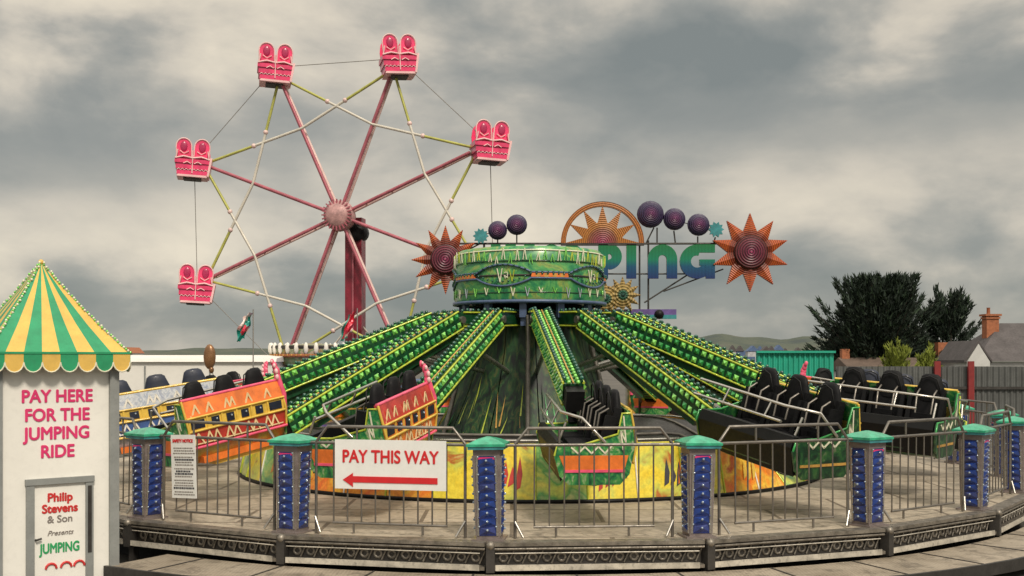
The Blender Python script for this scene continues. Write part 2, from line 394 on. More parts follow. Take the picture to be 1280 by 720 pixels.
# lathe with 4 sides is diagonal: rotate it square by building separately
def make_cap_fix(t):
    for ch in t.children:
        if ch.name.startswith('cap'):
            me=ch.data
            for v in me.vertices:
                if v.co.z>1.1429 and not (abs(abs(v.co.x)-.25)<1e-4 and abs(abs(v.co.y)-.25)<1e-4):
                    x,y=v.co.x,v.co.y; v.co.x=(x-y)*.7071; v.co.y=(x+y)*.7071
post0=make_post(); make_cap_fix(post0)
for ch_ in post0.children:
    if ch_.name.startswith('cap'): ch_.scale=(.92,.92,1)
for i in range(-3,8):
    th=PH+DT*i; o=post0 if i==-3 else dup(post0,(0,0,0),(0,0,0),POST_L[i])
    o.location=pol(th,FR,0); o.rotation_euler=(R(rnd.uniform(-1,1)),R(rnd.uniform(-1.2,1.2)),R(th)+rnd.uniform(-.07,.07))

# ------------------------------------------------------------------ barriers and edge beams
BAR_L={-3:'grey tube barrier half hidden behind the pay booth','-':'',
-2:'grey tube barrier carrying the small white notice',
-1:'grey tube barrier carrying the white pay arrow sign',
0:'grey tube barrier in the middle, in front of the yellow painted skirt',
1:'grey tube barrier right of centre, in front of the orange end of the skirt',
2:'grey tube barrier right of the bend, under the second black-seated car',
3:'narrow grey tube barrier between the last two front posts at right',
4:'grey tube barrier turning back at the far right edge',
5:'grey tube barrier on the far right of the deck',
6:'grey tube barrier farthest back at right in front of the corrugated fence'}
def make_barrier():
    t=thing('crowd_barrier','', 'barrier',group='barriers between the lit posts')
    r=.019
    f=MB().mat('grey_steel')
    for s in (-1,1):
        f.tube([(s*.95,0,1.11),(s*.95,0,.18),(s*.95,0,.0)],r)
        f.mat('bright_steel').tube([(s*.955,-.02,.20),(s*.86,-.09,.02)],.016); f.mat('grey_steel')
    f.tube([(-1.07,0,1.11),(1.07,0,1.11)],r); part('frame',f,t)
    h=MB().mat('grey_steel').tube([(-.95,.0,1.12),(-.80,0,1.31),(.80,0,1.31),(.95,0,1.12)],.02)
    for s in (-.42,.5): h.tube([(s,0,1.12),(s,0,1.30)],.014)
    part('handrail',h,t)
    b=MB().mat('grey_steel').tube([(-.73,0,.13),(.73,0,.13)],.015)
    for s in (-.46,.42): b.tube([(s,0,.12),(s,0,.01)],.015)
    part('bottom_rail',b,t)
    for k in range(9):
        part('bar',MB().mat('grey_steel').tube([(-.72+.18*k,0,.14),(-.72+.18*k,0,1.10)],.0105,6),t)
    return t
def make_beam():
    t=thing('edge_beam','', 'beam',group='pierced steel edge beams under the barriers')
    L=2.53/2
    b=MB().mat('galv'); b.box((0,0,-.02),(L,.10,.022)); b.box((0,-.03,-.30),(L,.07,.02)); b.mat('dark_steel').box((0,.04,-.16),(L,.02,.118))
    b.mat('galv').tube([(-L,-.075,-.075),(L,-.075,-.075)],.016); b.mat('worn_alu_glint').box((0,-.107,-.288),(L-.06,.007,.034)); b.tube([(-L+.06,-.08,-.125),(L-.06,-.08,-.125)],.007,5)  # pale worn strips, with the metal's white highlight put into their colour
    part('channel',b,t)
    w=MB().mat('galv')
    for k in range(14):
        x=-L+.16+k*.172
        w.T=Matrix.Translation((x,.015,-.19))@Matrix.Rotation(PI/2,4,'X'); w.lathe([(.062,0),(.055,.012),(.035,.012),(.03,-.002)],10)
        w.T=Matrix.Identity(4); w.tube([(x+.05,-.0,-.26),(x+.12,0,-.11)],.012,5)
    part('web_lattice',w,t)
    c=MB().mat('dark_steel').box((-L,-.06,-.19),(.05,.07,.15)); c.mat('galv').ball((-L,-.10,-.03),.055,8,5); c.mat('dark_steel').box((-L,0,(GZ-.3)/2-.0),(.045,.045,(-GZ-.3)/2))
    part('corner_bracket',c,t)
    return t
bar0=make_barrier(); beam0=make_beam()
first=True
for i in range(-3,7):
    th=PH+DT*(i+.5); apo=FR*cos(R(DT/2))
    lb=BAR_L[i]
    o=bar0 if first else dup(bar0,(0,0,0),(0,0,0),lb); o['label']=lb
    o.location=pol(th,apo+.0,.004); o.rotation_euler=(R(rnd.uniform(-1,1)),0,R(th+rnd.uniform(-.8,.8)))
    e=beam0 if first else dup(beam0,(0,0,0),(0,0,0),''); e['label']='pierced steel edge beam below the '+lb
    e.location=pol(th,9.03*cos(R(DT/2)),0.004); e.rotation_euler=(0,0,R(th)); first=False

# signs hung on barriers
def on_bay(i,x,z,out=.04):
    th=PH+DT*(i+.5); a=R(th); p=pol(th,FR*cos(R(DT/2))+out); t=Vector((cos(a),sin(a),0)); q=p+t*x; return Vector((q.x,q.y,z)),(0,0,a)
loc,rot=on_bay(-1,.02,.86)
s=thing('pay_sign','white rectangular sign with red PAY THIS WAY lettering and left arrow','sign',loc,rot)
part('sign_board',MB().mat('sign_white').box((0,0,0),(.705,.008,.30)),s)
text('sign_text','PAY THIS WAY',.215,'sign_red',s,(0,-.013,.09),off=.005,sx=.85)
a=MB().mat('sign_red').prism([(-.60,-.19),(-.47,-.275),(-.47,-.22),(.60,-.22),(.60,-.145),(-.47,-.145),(-.47,-.105)],-.016,-.009); part('arrow',a,s)
loc,rot=on_bay(-2,-.55,.73)
s=thing('safety_notice','small white notice with red heading and rows of fine print','notice',loc,(0,R(-2),rot[2]))
part('sign_board',MB().mat('sign_white').box((0,0,0),(.215,.006,.415)),s)
text('notice_heading','SAFETY NOTICE',.058,'sign_red',s,(0,-.010,.335),off=.002,sx=.86)
fp=MB(); z=.275; nb=0; rr=random.Random(3)
for li in range(20):
    z-=.034 if li not in (3,7,11,15) else .05
    if li in (3,7,11,15): part('print_block',fp,s); fp=MB()
    if z<-.385: break
    big=li in (4,8,9,14); fp.mat('letter_black' if big else 'letter_grey'); x=-.18+rr.uniform(0,.05); xe=-x
    while x<xe:
        w=rr.uniform(.012,.04); fp.box((x+w/2,-.0085,z),(w/2,.002,.011 if big else .007)); x+=w+.01
part('print_block',fp,s)

# ------------------------------------------------------------------ pay booth
BC=Vector((-5.775,13.46,GZ)); byaw=R(38)
bt=thing('pay_booth','square cream pay booth with green and yellow striped tent roof','pay booth',BC,(0,0,byaw))
hb=.69; BH=2.14-GZ
b=MB().mat('booth_cream').box((0,0,BH/2),(hb-.03,hb-.03,BH/2)); part('wall',b,bt)
for sx in (-1,1):
    for sy in (-1,1): part('corner_post',MB().mat('booth_grey').box((sx*(hb-.03),sy*(hb-.03),BH/2),(.055,.055,BH/2)),bt)
fy=-(hb-.03)
# roof: pyramid with fanned stripes
def pyr(mb,h0,z0,z1,ns):
    for f in range(4):
        mb.T=Matrix.Rotation(f*PI/2,4,'Z')
        for k in range(ns):
            x0=-h0+2*h0*k/ns; x1=x0+2*h0/ns
            mb.mat('canvas_green' if (k%2==0) else 'canvas_yellow')
            # slightly sagging canvas, 3 bands
            for (u0,u1) in ((0,.35),(.35,.7),(.7,1.0)):
                def P(x,u):
                    sag=-.05*sin(PI*u); return (x*(1-u),-h0*(1-u),z0+(z1-z0)*u+sag+.02*cos((x/h0)*PI/2)*sin(PI*u))
                if u1<1: mb.add([P(x0,u0),P(x1,u0),P(x1,u1),P(x0,u1)],[(0,1,2,3)])
                else: mb.add([P(x0,u0),P(x1,u0),P(x0,1)],[(0,1,2)])
    mb.T=Matrix.Identity(4)
hr=.81; rf=MB(); pyr(rf,hr,BH+.06,BH+1.19,8); part('roof',rf,bt,recalc=False)
for f in range(4):
    v=MB(); v.T=Matrix.Rotation(f*PI/2,4,'Z')
    ns=8
    for k in range(ns):
        w=2*hr/ns; x=-hr+w*(k+.5); poly=[(x-w/2,BH+.07),(x-w/2,BH-.03)]
        poly+= [(x-w/2*cos(PI*j/8),BH-.03-.115*sin(PI*j/8)) for j in range(1,8)]+[(x+w/2,BH-.03),(x+w/2,BH+.07)]
        v.mat('canvas_green' if k%2==0 else 'canvas_yellow').prism(poly,-hr-.008,-hr+.008)
        v.mat('canvas_trim').tube([(x-w/2*cos(PI*j/8),-hr-.012,BH-.035-.115*sin(PI*j/8)) for j in range(0,9)],.009,5)
    v.mat('canvas_green').box((0,-hr,BH+.075),(hr,.016,.012))
    part('valance',v,bt)
hp=MB()
for (sx,sy) in ((1,-1),(-1,-1),(1,1),(-1,1)):
    for k in range(46):
        u=k/46; p=Vector((sx*hr*(1-u),sy*hr*(1-u),BH+.07+1.13*u-.05*sin(PI*u)))
        hp.mat('canvas_trim' if k%2 else 'bulb_lime').ball(p+Vector((rnd.uniform(-.012,.012),rnd.uniform(-.012,.012),.012)),.017,5,4)
part('roof_tinsel',hp,bt)
part('finial',MB().mat('canvas_yellow').ball((0,0,BH+1.19),.035,8,6),bt)
tz=[1.70,1.48,1.265,1.05]
for s_,z in zip(('PAY HERE','FOR THE','JUMPING','RIDE'),tz):
    text('sign_text',s_,.205,'letter_pink',bt,(.01,fy-.006,z-GZ+.0),off=.006,sx=.90)
dfr=MB().mat('booth_grey'); dx,dw,dt=.035,.335,.68-GZ
dfr.box((dx-dw,fy-.018,dt/2),(.045,.02,dt/2)); dfr.box((dx+dw,fy-.018,dt/2),(.045,.02,dt/2)); dfr.box((dx,fy-.02,dt+.03),(dw+.055,.028,.035))
dr=part('door_frame',dfr,bt)
d=part('door',MB().mat('booth_cream').box((dx,fy-.004,dt/2),(dw-.045,.008,dt/2-.01)),bt)
part('handle',MB().mat('dark_steel').tube([(dx-dw+.06,fy-.02,dt-.645),(dx-dw+.06,fy-.05,dt-.645),(dx-dw+.12,fy-.05,dt-.63)],.012),d)
part('hinge_strip',MB().mat('dark_steel').box((dx+dw+.0,fy-.041,dt/2+.2),(.022,.003,dt/2-.25)),d)
text('door_text','Philip',.14,'letter_red',bt,(dx,fy-.016,dt-.17),off=.005,sx=.95)
text('door_text','Stevens',.14,'letter_red',bt,(dx,fy-.016,dt-.30),off=.005,sx=.95)
text('door_text','& Son',.12,'letter_grey',bt,(dx,fy-.016,dt-.425),off=.002)
text('door_text','Presents',.085,'letter_grey',bt,(dx,fy-.016,dt-.585),off=.0,shear=.35)
text('door_text','JUMPING',.16,'letter_green',bt,(dx,fy-.016,dt-.765),off=.005,sx=.70)
rm=MB().mat('letter_red')
for x in (-.1,.07,.22): rm.tube([(dx+x+.06*cos(a_*PI/6),fy-.014,dt-1.0+.06*sin(a_*PI/6)) for a_ in range(0,7)],.016,5)
part('door_mark',rm,bt)
# side face of the booth
side=part('side_panel',MB().mat('canvas_green').box((-(hb-.03)-.006,0,1.05-GZ+.6),(.006,.5,.33)),bt)
for i_,ch in enumerate('RING'):
    text('sign_text',ch,.23,'letter_red',bt,(-(hb-.03)-.008,-.52,.86-GZ-.24*i_),rot=(PI/2,0,-PI/2),off=.005)

# ------------------------------------------------------------------ the ride
ride=thing('fairground_ride','round green fairground ride with bulb-studded arms sloping down from a painted drum','ride',(CX,CY,0.0))
def lp(th,r,z): a=R(th); return Vector((r*sin(a),-r*cos(a),z))
# undulating track skirt
def hh(th):
    th=(th+180)%360-180
    def sm(a,b,x): x=max(0,min(1,(x-a)/(b-a))); return x*x*(3-2*x)
    return .16+.72*(1-sm(29,54,th))*sm(-110,-78,th)+.6*(sm(110,140,abs(th)))
cols={}
seg=8
tw=MB().mat('dark_steel'); vs=[];fs=[];N=90
for i in range(N):
    th=360*i/N; h=hh(th)
    vs+=[lp(th,5.40,h-.02),lp(th,4.3,h+.02),lp(th,3.0,max(.2,h*.6)),lp(th,1.5,.35)]
for i in range(N):
    j=(i+1)%N
    for k in range(3): fs.append((i*4+k,j*4+k,j*4+k+1,i*4+k+1))
tw.add(vs,fs,True)
tw.mat('bright_steel').tube([lp(4*i,5.36,hh(4*i)+.03) for i in range(90)],.022,6,True)
tw.mat('grey_steel').tube([lp(4*i,4.5,hh(4*i)+.05) for i in range(90)],.03,6,True)
part('track',tw,ride)
k=0
for th0 in range(-176,184,seg):
    mb=MB(); th1=th0+seg
    if th0 in(-48,-32): mt='skirt_orange'
    elif th0<-40 and th0>-90: mt='skirt_green' if k%2 else 'skirt_yellow'
    elif -40<=th0<-8: mt=('skirt_yellow','skirt_orange')[k%2]
    elif -8<=th0<16: mt=('skirt_green','skirt_yellow')[k%2]
    elif th0<30: mt='skirt_yellow'
    elif th0<48: mt='skirt_orange'
    else: mt=('skirt_green','skirt_orange')[k%2]
    mb.mat(mt); vs=[];fs=[]
    for q in range(5):
        th=th0+.12+(seg-.24)*q/4; h=hh(th); vs+=[lp(th,5.60,.05),lp(th,5.42,h)]
    for q in range(4): fs.append((q*2,q*2+2,q*2+3,q*2+1))
    mb.add(vs,fs); mb.mat('black_gloss')
    mb.tube([lp(th0+seg*q/4,5.61,.03) for q in range(5)],.032,6)
    mb.mat('car_white' if k%3==0 else 'rail_lime').tube([lp(th0,5.61,.05),lp(th0,5.43,hh(th0)+.0)],.014,6)
    part('skirt_panel',mb,ride,recalc=False); k+=1
# flame strokes painted on skirt (abstract)
for (th,c,sc_) in ((-41,'skirt_orange',.9),(-29,'car_red',.5),(-8,'skirt_orange',1),(-5,'car_red',.8),(10,'car_red',.6),(21,'letter_black',.8),(23.5,'car_orange',.7),(-52,'skirt_orange',.8),(37,'car_yellow',.7)):
    fl=MB().mat(c)
    for q in range(3):
        t0=th+q*1.1; z0=.15+.1*rnd.random(); z1=.45+.3*sc_*rnd.random()
        pts=[]
        for (dt_,z) in ((-.5,z0),(.6,z0+.05),(1.0,(z0+z1)/2),(.5,z1),(.0,(z0+z1)/2+.04)): 
            rr_=5.60-.18*(z-.05)/.83+.008; pts.append(lp(t0+dt_*sc_,rr_,z))
        fl.add(pts,[(0,1,2,3,4)])
    part('painted_flame',fl,ride,recalc=False)

# tower
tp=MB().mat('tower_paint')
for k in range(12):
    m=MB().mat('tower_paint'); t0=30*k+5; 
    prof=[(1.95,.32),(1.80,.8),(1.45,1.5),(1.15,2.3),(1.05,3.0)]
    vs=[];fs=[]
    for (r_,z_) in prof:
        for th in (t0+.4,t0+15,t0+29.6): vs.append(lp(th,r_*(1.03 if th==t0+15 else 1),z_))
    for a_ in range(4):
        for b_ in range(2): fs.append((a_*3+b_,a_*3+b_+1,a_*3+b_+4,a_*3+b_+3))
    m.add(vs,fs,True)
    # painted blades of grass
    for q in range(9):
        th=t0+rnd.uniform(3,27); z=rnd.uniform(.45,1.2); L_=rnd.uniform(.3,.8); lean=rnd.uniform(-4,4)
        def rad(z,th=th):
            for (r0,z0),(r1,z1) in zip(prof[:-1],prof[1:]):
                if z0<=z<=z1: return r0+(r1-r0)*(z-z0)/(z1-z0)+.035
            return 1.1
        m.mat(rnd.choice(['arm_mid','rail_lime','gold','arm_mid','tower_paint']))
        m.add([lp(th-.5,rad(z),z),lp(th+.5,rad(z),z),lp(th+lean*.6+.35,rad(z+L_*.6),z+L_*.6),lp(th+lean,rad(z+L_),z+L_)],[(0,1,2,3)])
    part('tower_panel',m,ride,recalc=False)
for k in range(6): 
    part('tower_pillar',MB().mat('grey_steel').tube([lp(-2+60*k,1.98,.3),lp(-2+60*k,1.25,2.9)] if k else [lp(-2,1.98,.3),lp(-2,1.42,2.95)],.045),ride)
hbm=MB().mat('black_gloss').lathe([(1.0,2.86),(1.32,2.92),(1.32,3.02),(1.1,3.05),(1.05,3.20)],36,caps=True); part('hub',hbm,ride)
dr=MB().mat('drum_paint').lathe([(1.44,3.22),(1.49,3.30),(1.48,3.9),(1.45,4.18),(1.40,4.25)],48,caps=True); part('drum',dr,ride)
tr=MB().mat('bracket_blue')
tr.lathe([(1.455,3.18),(1.53,3.19),(1.53,3.245),(1.45,3.25)],48); tr.mat('canvas_trim').tube([lp(7.5*i,1.458,4.17) for i in range(48)],.014,6,True)
part('drum_rim',tr,ride)
sw=MB(); NB=5
def drr(z): return 1.49 if z<3.9 else 1.47
up=[];lo=[]
for i in range(180):
    th=2*i; a=(th*NB/360)%1.0
    w=(.055 if a<.42 else .055+.145*sin(PI*(a-.42)/.58)**.8)
    up.append(lp(th,1.505,3.70+w)); lo.append(lp(th,1.505,3.70-w))
sw.mat('bracket_blue').tube(up,.021,6,True).tube(lo,.021,6,True)
for i in range(0,180,2):
    sw.mat('bulb_dark').ball(up[i]*1.012+Vector((0,0,-.04)),.022,6,4); sw.ball(lo[i]*1.012+Vector((0,0,.04)),.022,6,4)
part('drum_light_band',sw,ride)
gd=MB().mat('dark_steel').tube([lp(5*i,1.487,3.70) for i in range(72)],.02,6,True)
for j in range(NB):
    t0=360/NB*j
    for q in range(9): gd.mat('gold' if q%2 else 'car_orange').box(lp(t0+2+q*3,1.50,3.70),(.045,.02,.035),Matrix.Rotation(R(t0+2+q*3),3,'Z'))
part('drum_jewels',gd,ride)
vm=MB().mat('arm_green').tube([lp(5*i,1.492,3.70+.27) for i in range(72)],.012,5,True).tube([lp(5*i,1.492,3.70-.32) for i in range(72)],.012,5,True)
def on_drum(th,pts,w,mat):
    vm.mat(mat)
    for (p,q) in zip(pts[:-1],pts[1:]):
        vm.tube([lp(th+p[0],1.50,3.70+p[1]),lp(th+q[0],1.50,3.70+q[1])],w,4)
for j in range(NB):
    c=360/NB*(j+.71)
    on_drum(c,[(-4,.13),(-1.6,-.13),(0,.13)],.012,'canvas_trim'); on_drum(c,[(1.5,.05),(4,.05),(4,-.05),(1.5,-.0),(2.5,-.06)],.009,'canvas_trim'); on_drum(c,[(5.5,.1),(7.5,-.12),(9,.1)],.01,'rail_lime')
    for q in range(14):
        th=360/NB*j+q*5.2; z=.24+.1*rnd.random(); hgt=rnd.uniform(.10,.2)
        on_drum(th,[(-1.2,z-.04),(0,z+hgt),(1.2,z-.04)],.010,rnd.choice(['canvas_trim','rail_lime','bulb_lime']))
        if q%2: on_drum(th+2,[(-1.6,-.22),(0,-.22-hgt),(1.4,-.24)],.010,rnd.choice(['canvas_trim','bulb_lime','car_silver']))
part('drum_painting',vm,ride)
for k in range(12):
    br=MB().mat('bracket_blue'); br.T=Matrix.Rotation(R(30*k-6),4,'Z'); br.box((0,-1.36,3.07),(.065,.05,.15)); br.box((0,-1.30,2.86),(.05,.04,.10)); part('drum_bracket',br,ride)

# arms
ARM_L=4.20
def arm_meshes():
    b=MB().mat('arm_green'); hw,ht=.135,.15
    b.box((ARM_L/2,0,0),(ARM_L/2,hw,ht))
    for q in range(25):
        x=.15+q*.163
        b.mat('arm_mid').box((x,0,0),(.03,hw+.012,ht+.012))
    # lower, outer spars
    b.mat('rail_lime')
    for sy in (-1,1):
        for sz in (-1,1): b.tube([(0,sy*(hw+.015),sz*(ht+.015)),(ARM_L,sy*(hw+.015),sz*(ht+.015))],.020,6)
    b.mat('gold').tube([(0,0,ht+.02),(ARM_L,0,ht+.02)],.014,5)
    b.mat('arm_green').box((ARM_L*.45,0,-.25),(ARM_L*.42,.07,.07))
    b.mat('black_gloss').box((ARM_L+.12,0,-.03),(.14,.13,.15))
    m1=b.mesh('arm')
    t=MB()
    for sy in (-1,1): t.mat('arm_green').box((ARM_L/2,sy*hw*.95,ht+.035),(ARM_L/2,.012,.012))
    for q in range(29):
        x=.08+q*.145
        for sy in (-1,1): t.mat('bulb_dark').ball((x,sy*hw*.95,ht+.07),.035,6,4)
        for sy in (-.5,.5): t.mat('bulb_lime').ball((x+.07,sy*hw,ht+.03),.033,6,4)
    m2=t.mesh('top_bulb_row')
    s_=MB()
    for sy in (-1,1): s_.mat('arm_green').box((ARM_L/2,sy*(hw+.012),0),(ARM_L/2,.003,.12))
    for q in range(29):
        x=.08+q*.145
        for sy in (-1,1):
            for z,rr_ in ((.09,.040),(-.075,.040)):
                s_.mat('bulb_lime' if (z>0 and q%3) or (z<0 and q%3==0) else 'arm_mid'); y0=sy*(hw+.013); y1=sy*(hw+.065)
                s_.add([(x-.05,y0,z-.05),(x+.05,y0,z-.05),(x+.05,y0,z+.05),(x-.05,y0,z+.05),(x+.01,y1,z)],[(0,1,4),(1,2,4),(2,3,4),(3,0,4)])
    m3=s_.mesh('side_bulb_row')
    return m1,m2,m3
am=arm_meshes()
TIP={-67:1.33,-43:1.05,-19:1.22,5:1.70,29:1.16,53:1.36,77:1.2,-91:1.05}
for k in range(15):
    th=5+24*k
    if th>180: th-=360
    if th<-180: th+=360
    zt=TIP.get(th,1.3); pitch=math.atan2(2.90-zt,3.95)
    a_=link('arm',am[0],ride,lp(th,2.05,2.86),(0,pitch,R(th)-PI/2))
    st=MB().mat('arm_green'); st.T=Matrix.Rotation(R(th)-PI/2,4,'Z'); st.box((1.55,0,2.90),(.52,.15,.11)); st.mat('rail_lime').tube([(1.0,-.16,3.02),(2.0,-.165,3.00)],.018,5).tube([(1.0,.16,3.02),(2.0,.165,3.00)],.018,5).tube([(1.0,-.165,2.78),(2.0,-.165,2.74)],.018,5).tube([(1.0,.165,2.78),(2.0,.165,2.74)],.018,5)
    st.mat('bulb_dark')
    for q in range(6):
        for sy in (-.14,.14): st.ball((1.15+q*.145,sy,3.05),.033,6,4)
    st.mat('grey_steel').tube([(2.03,-.2,2.86),(2.03,.2,2.86)],.07,8)
    part('arm_root',st,ride)
    link('top_bulb_row',am[1],a_); link('side_bulb_row',am[2],a_)
    cyl=MB().mat('bright_steel').tube([lp(th,1.3,1.9),lp(th,2.9,2.86-.85*math.tan(pitch)-.22)],.045); part('lift_ram',cyl,ride)

# cars
def make_car(sch):
    t=thing('ride_car','', 'ride car',group='three-seat cars at the ends of the ride arms')
    X=1.0
    top,mid,low,hull,endm,seatm=sch
    prof=[(-.50,.30),(-.52,.12),(-.40,.02),(0,-.04),(.38,.02),(.52,.16),(.58,.34)]
    h=MB().mat(hull); vs=[];fs=[]
    for x in (-X,-X*.5,0,X*.5,X):
        k=1 if abs(x)<X else .93
        for (y,z) in prof: vs.append((x,y*k,.5+(z-.5)*k))
    n_=len(prof)
    for i in range(4):
        for j in range(n_-1): fs.append((i*n_+j,(i+1)*n_+j,(i+1)*n_+j+1,i*n_+j+1))
    h.add(vs,fs,True)
    for x in (-X,X): h.add([(x,y*.93,.5+(z-.5)*.93) for y,z in prof],[tuple(range(n_))])
    h.mat('car_orange').box((0,.45,.10),(.75,.1,.05)); h.mat('car_yellow').box((-.1,.40,.02),(.6,.1,.04))
    h.mat('black_gloss').box((0,-.05,.2),(X-.08,.42,.02)); part('hull',h,t)
    bk=MB(); Yb=.58
    def band(z0,z1,y0,y1,m): bk.mat(m); bk.add([(-X,y0,z0),(X,y0,z0),(X,y1,z1),(-X,y1,z1),(-X,y0-.05,z0),(X,y0-.05,z0),(X,y1-.05,z1),(-X,y1-.05,z1)],[(0,1,2,3),(4,5,6,7),(0,4,7,3),(1,5,6,2),(3,2,6,7),(0,1,5,4)])
    band(.30,.56,.57,.605,low); band(.56,.76,.605,.60,mid); band(.76,1.03,.60,.52,top)
    trim='car_pink' if top=='car_orange' or top=='car_red' else 'car_yellow'
    bk.mat(trim).tube([(-X,.59,.31),(X,.59,.31)],.022,6); bk.mat('car_yellow').tube([(-X,.62,.565),(X,.62,.565)],.018,6).tube([(-X,.615,.765),(X,.615,.765)],.016,6)
    bk.mat(trim).tube([(-X,.51,1.035),(X,.51,1.035)],.025,6)
    for x in (-X,X): bk.mat('car_yellow').tube([(x,.58,.32),(x,.625,.6),(x,.53,1.03)],.02,6)
    part('back_panel',bk,t,recalc=False)
    wn=MB()
    xs=[-.80,-.45,-.15,.15,.45,.80]
    for i,x in enumerate(xs):
        w=.13 if i in (0,5) else .075
        wn.mat('navy_vinyl').box((x,.608,.66),(w,.008,.062)); 
        if 0<i<5: wn.mat('bulb_clear').ball((x-.02,.622,.68),.018,6,4)
        wn.mat('car_yellow').box((x+.165,.610,.66),(.015,.008,.09))
    part('back_window',wn,t)
    zz=MB().mat('car_cream' if top!='silver_paint' else 'car_white')
    def zig(x0,w,z0,z1,y,nz,st):
        pts=[(x0+w*i/nz,z1 if i%2 else z0) for i in range(nz+1)]
        zz.stroke(pts,st,y,y+.012)
    for x0 in (-.82,-.42,-.02,.38): zig(x0,.30,.36,.52,.600,4,.026)
    zig(.72,.2,.36,.52,.600,2,.026)
    for x0,nn in ((-.75,2),(-.35,2),(0,4),(.45,2),(.72,2)): zig(x0,.22 if nn==4 else .14,.80,.94,.575,nn,.03)
    zz.box((0,.598,.365),(.92,.006,.008)); zz.box((0,.560,.80),(.85,.012,.006)); zz.box((.90,.585,.58),(.01,.01,.22))
    part('zigzag_trim',zz,t)
    for sx in (-1,1):
        e=MB(); x=sx*(X+.0); xo=x+sx*.03
        poly=[(-.52,.14),(-.38,.02),(.38,.02),(.52,.16),(.60,.56),(.52,.98),(.40,.98),(.34,.70),(-.15,.56),(-.55,.56),(-.60,.40)]
        e.mat(endm).prism(poly,x,xo,'x')
        e.mat('car_orange' if endm!='car_dark' else 'car_dark').prism([(-.44,.22),(.44,.22),(.50,.42),(-.53,.42)],xo,xo+sx*.006,'x')
        e.mat('car_pink' if endm!='car_dark' else 'gold').box((xo+sx*.006,0,.21),(.006,.45,.018))
        e.mat('canvas_trim')
        e.stroke([(-.35,.53),(-.25,.45),(-.15,.54),(-.05,.45),(.05,.54),(.15,.45),(.25,.55)],.022,xo,xo+sx*.008,'x')
        e.stroke([(.42,.5),(.38,.75),(.46,.6),(.42,.95)],.02,xo,xo+sx*.008,'x')
        e.mat('rail_lime' if endm!='car_dark' else 'arm_mid').tube([(xo,-.6,.42),(xo,-.56,.57),(xo,-.15,.575),(xo,.34,.71),(xo,.40,.99),(xo,.52,.99)],.016,5)
        part('end_panel',e,t)
    for sx in (-.62,0,.62):
        s_=MB().mat(seatm); 
        s_.box((sx,.02,.38),(.26,.28,.09)); s_.T=Matrix.Translation((sx,.33,.70))@Matrix.Rotation(R(-9),4,'X')
        s_.box((0,0,0),(.27,.07,.34),taper=.86)
        for a_ in (-1,1): s_.box((a_*.25,-.10,-.04),(.04,.12,.26),taper=.7)
        s_.T=Matrix.Identity(4); so=part('seat',s_,t)
        hd=MB().mat(seatm); hd.T=Matrix.Translation((sx,.37,1.06))
        hd.lathe([(.0,.215),(.10,.205),(.15,.17),(.18,.08),(.215,-.02),(.24,-.10),(.24,-.22)],16)
        for v_ in range(len(hd.v)): 
            p=hd.v[v_]; hd.v[v_]=(p[0],.37+(p[1]-.37)*.42,p[2])
        hd.T=Matrix.Identity(4); hd.mat('black_gloss').tube([(sx-.19,.33,.90),(sx-.175,.28,1.02),(sx-.12,.27,1.19),(sx,.27,1.235),(sx+.12,.27,1.19),(sx+.175,.28,1.02),(sx+.19,.33,.90)],.012,5); part('headrest',hd,so)
        part('harness',MB().mat('grey_steel').tube([(sx-.13,.26,1.02),(sx-.13,.12,.95),(sx-.12,.06,.6)],.016,5).tube([(sx+.13,.26,1.02),(sx+.13,.12,.95),(sx+.12,.06,.6)],.016,5).mat('black_vinyl').box((sx,.07,.62),(.15,.03,.03)),so)
    bars=MB().mat('bright_steel')
    bars.tube([(-X-.25,-.40,1.0),(.62,-.44,.96),(X+.05,-.20,.93),(X+.05,.15,.6)],.022,6)
    bars.tube([(-X-.25,-.50,.78),(.70,-.56,.76)],.022,6)
    for x in (-.55,.35): bars.tube([(x,-.43,.98),(x,-.54,.77)],.015,6)
    bars.tube([(X-.05,-.52,.62),(X-.05,-.42,.86)],.018,6)
    part('lap_bar',bars,t)
    fb=MB().mat('black_gloss').prism([(-.50,.06),(-.60,.46),(-.55,.60),(-.47,.60),(-.46,.10)],-X+.02,X-.02,'x'); fb.mat('bulb_clear')
    for x in (-.6,-.1,.1,.65): fb.ball((x,-.555,.5),.02,6,4)
    part('front_panel',fb,t)
    fn=MB() if top in('car_orange','car_red') else None
    for i,(dy,dz,r_) in enumerate(((.50,1.06,.09),(.50,1.15,.085),(.47,1.24,.07),(.42,1.31,.05)) if fn else ()):
        fn.mat('car_pink').ball((-X-.02,dy,dz),r_,9,6,(.8,.5,1.15)); fn.mat('pink_pale').ball((-X+.02,dy+.04,dz+.02),r_*.55,7,5,(.8,.6,1))
    if fn: fn.mat('car_pink').tube([(-X-.02,.55,.5),(-X-.03,.58,.8),(-X-.02,.5,1.1)],.05,7)
    if fn: part('scroll_finial',fn,t)
    br=MB().mat('grey_steel').tube([(-X-.35,0,.55),(-X+.1,0,.35)],.06); br.tube([(-X-.3,.2,.60),(-X,.3,.3)],.035); part('mount',br,t)
    return t
SCH={'orange':('car_orange','car_yellow','car_red','car_olive','car_green','black_vinyl'),
 'blue':('silver_paint','car_yellow','car_blue','silver_paint','car_green','navy_vinyl'),
 'red':('car_red','car_orange','car_orange','car_olive','car_green','black_vinyl'),
 'green':('car_green','car_olive','car_orange','car_dark','car_dark','black_vinyl'),
 'front':('car_green','car_olive','car_orange','car_green','car_green','black_vinyl')}
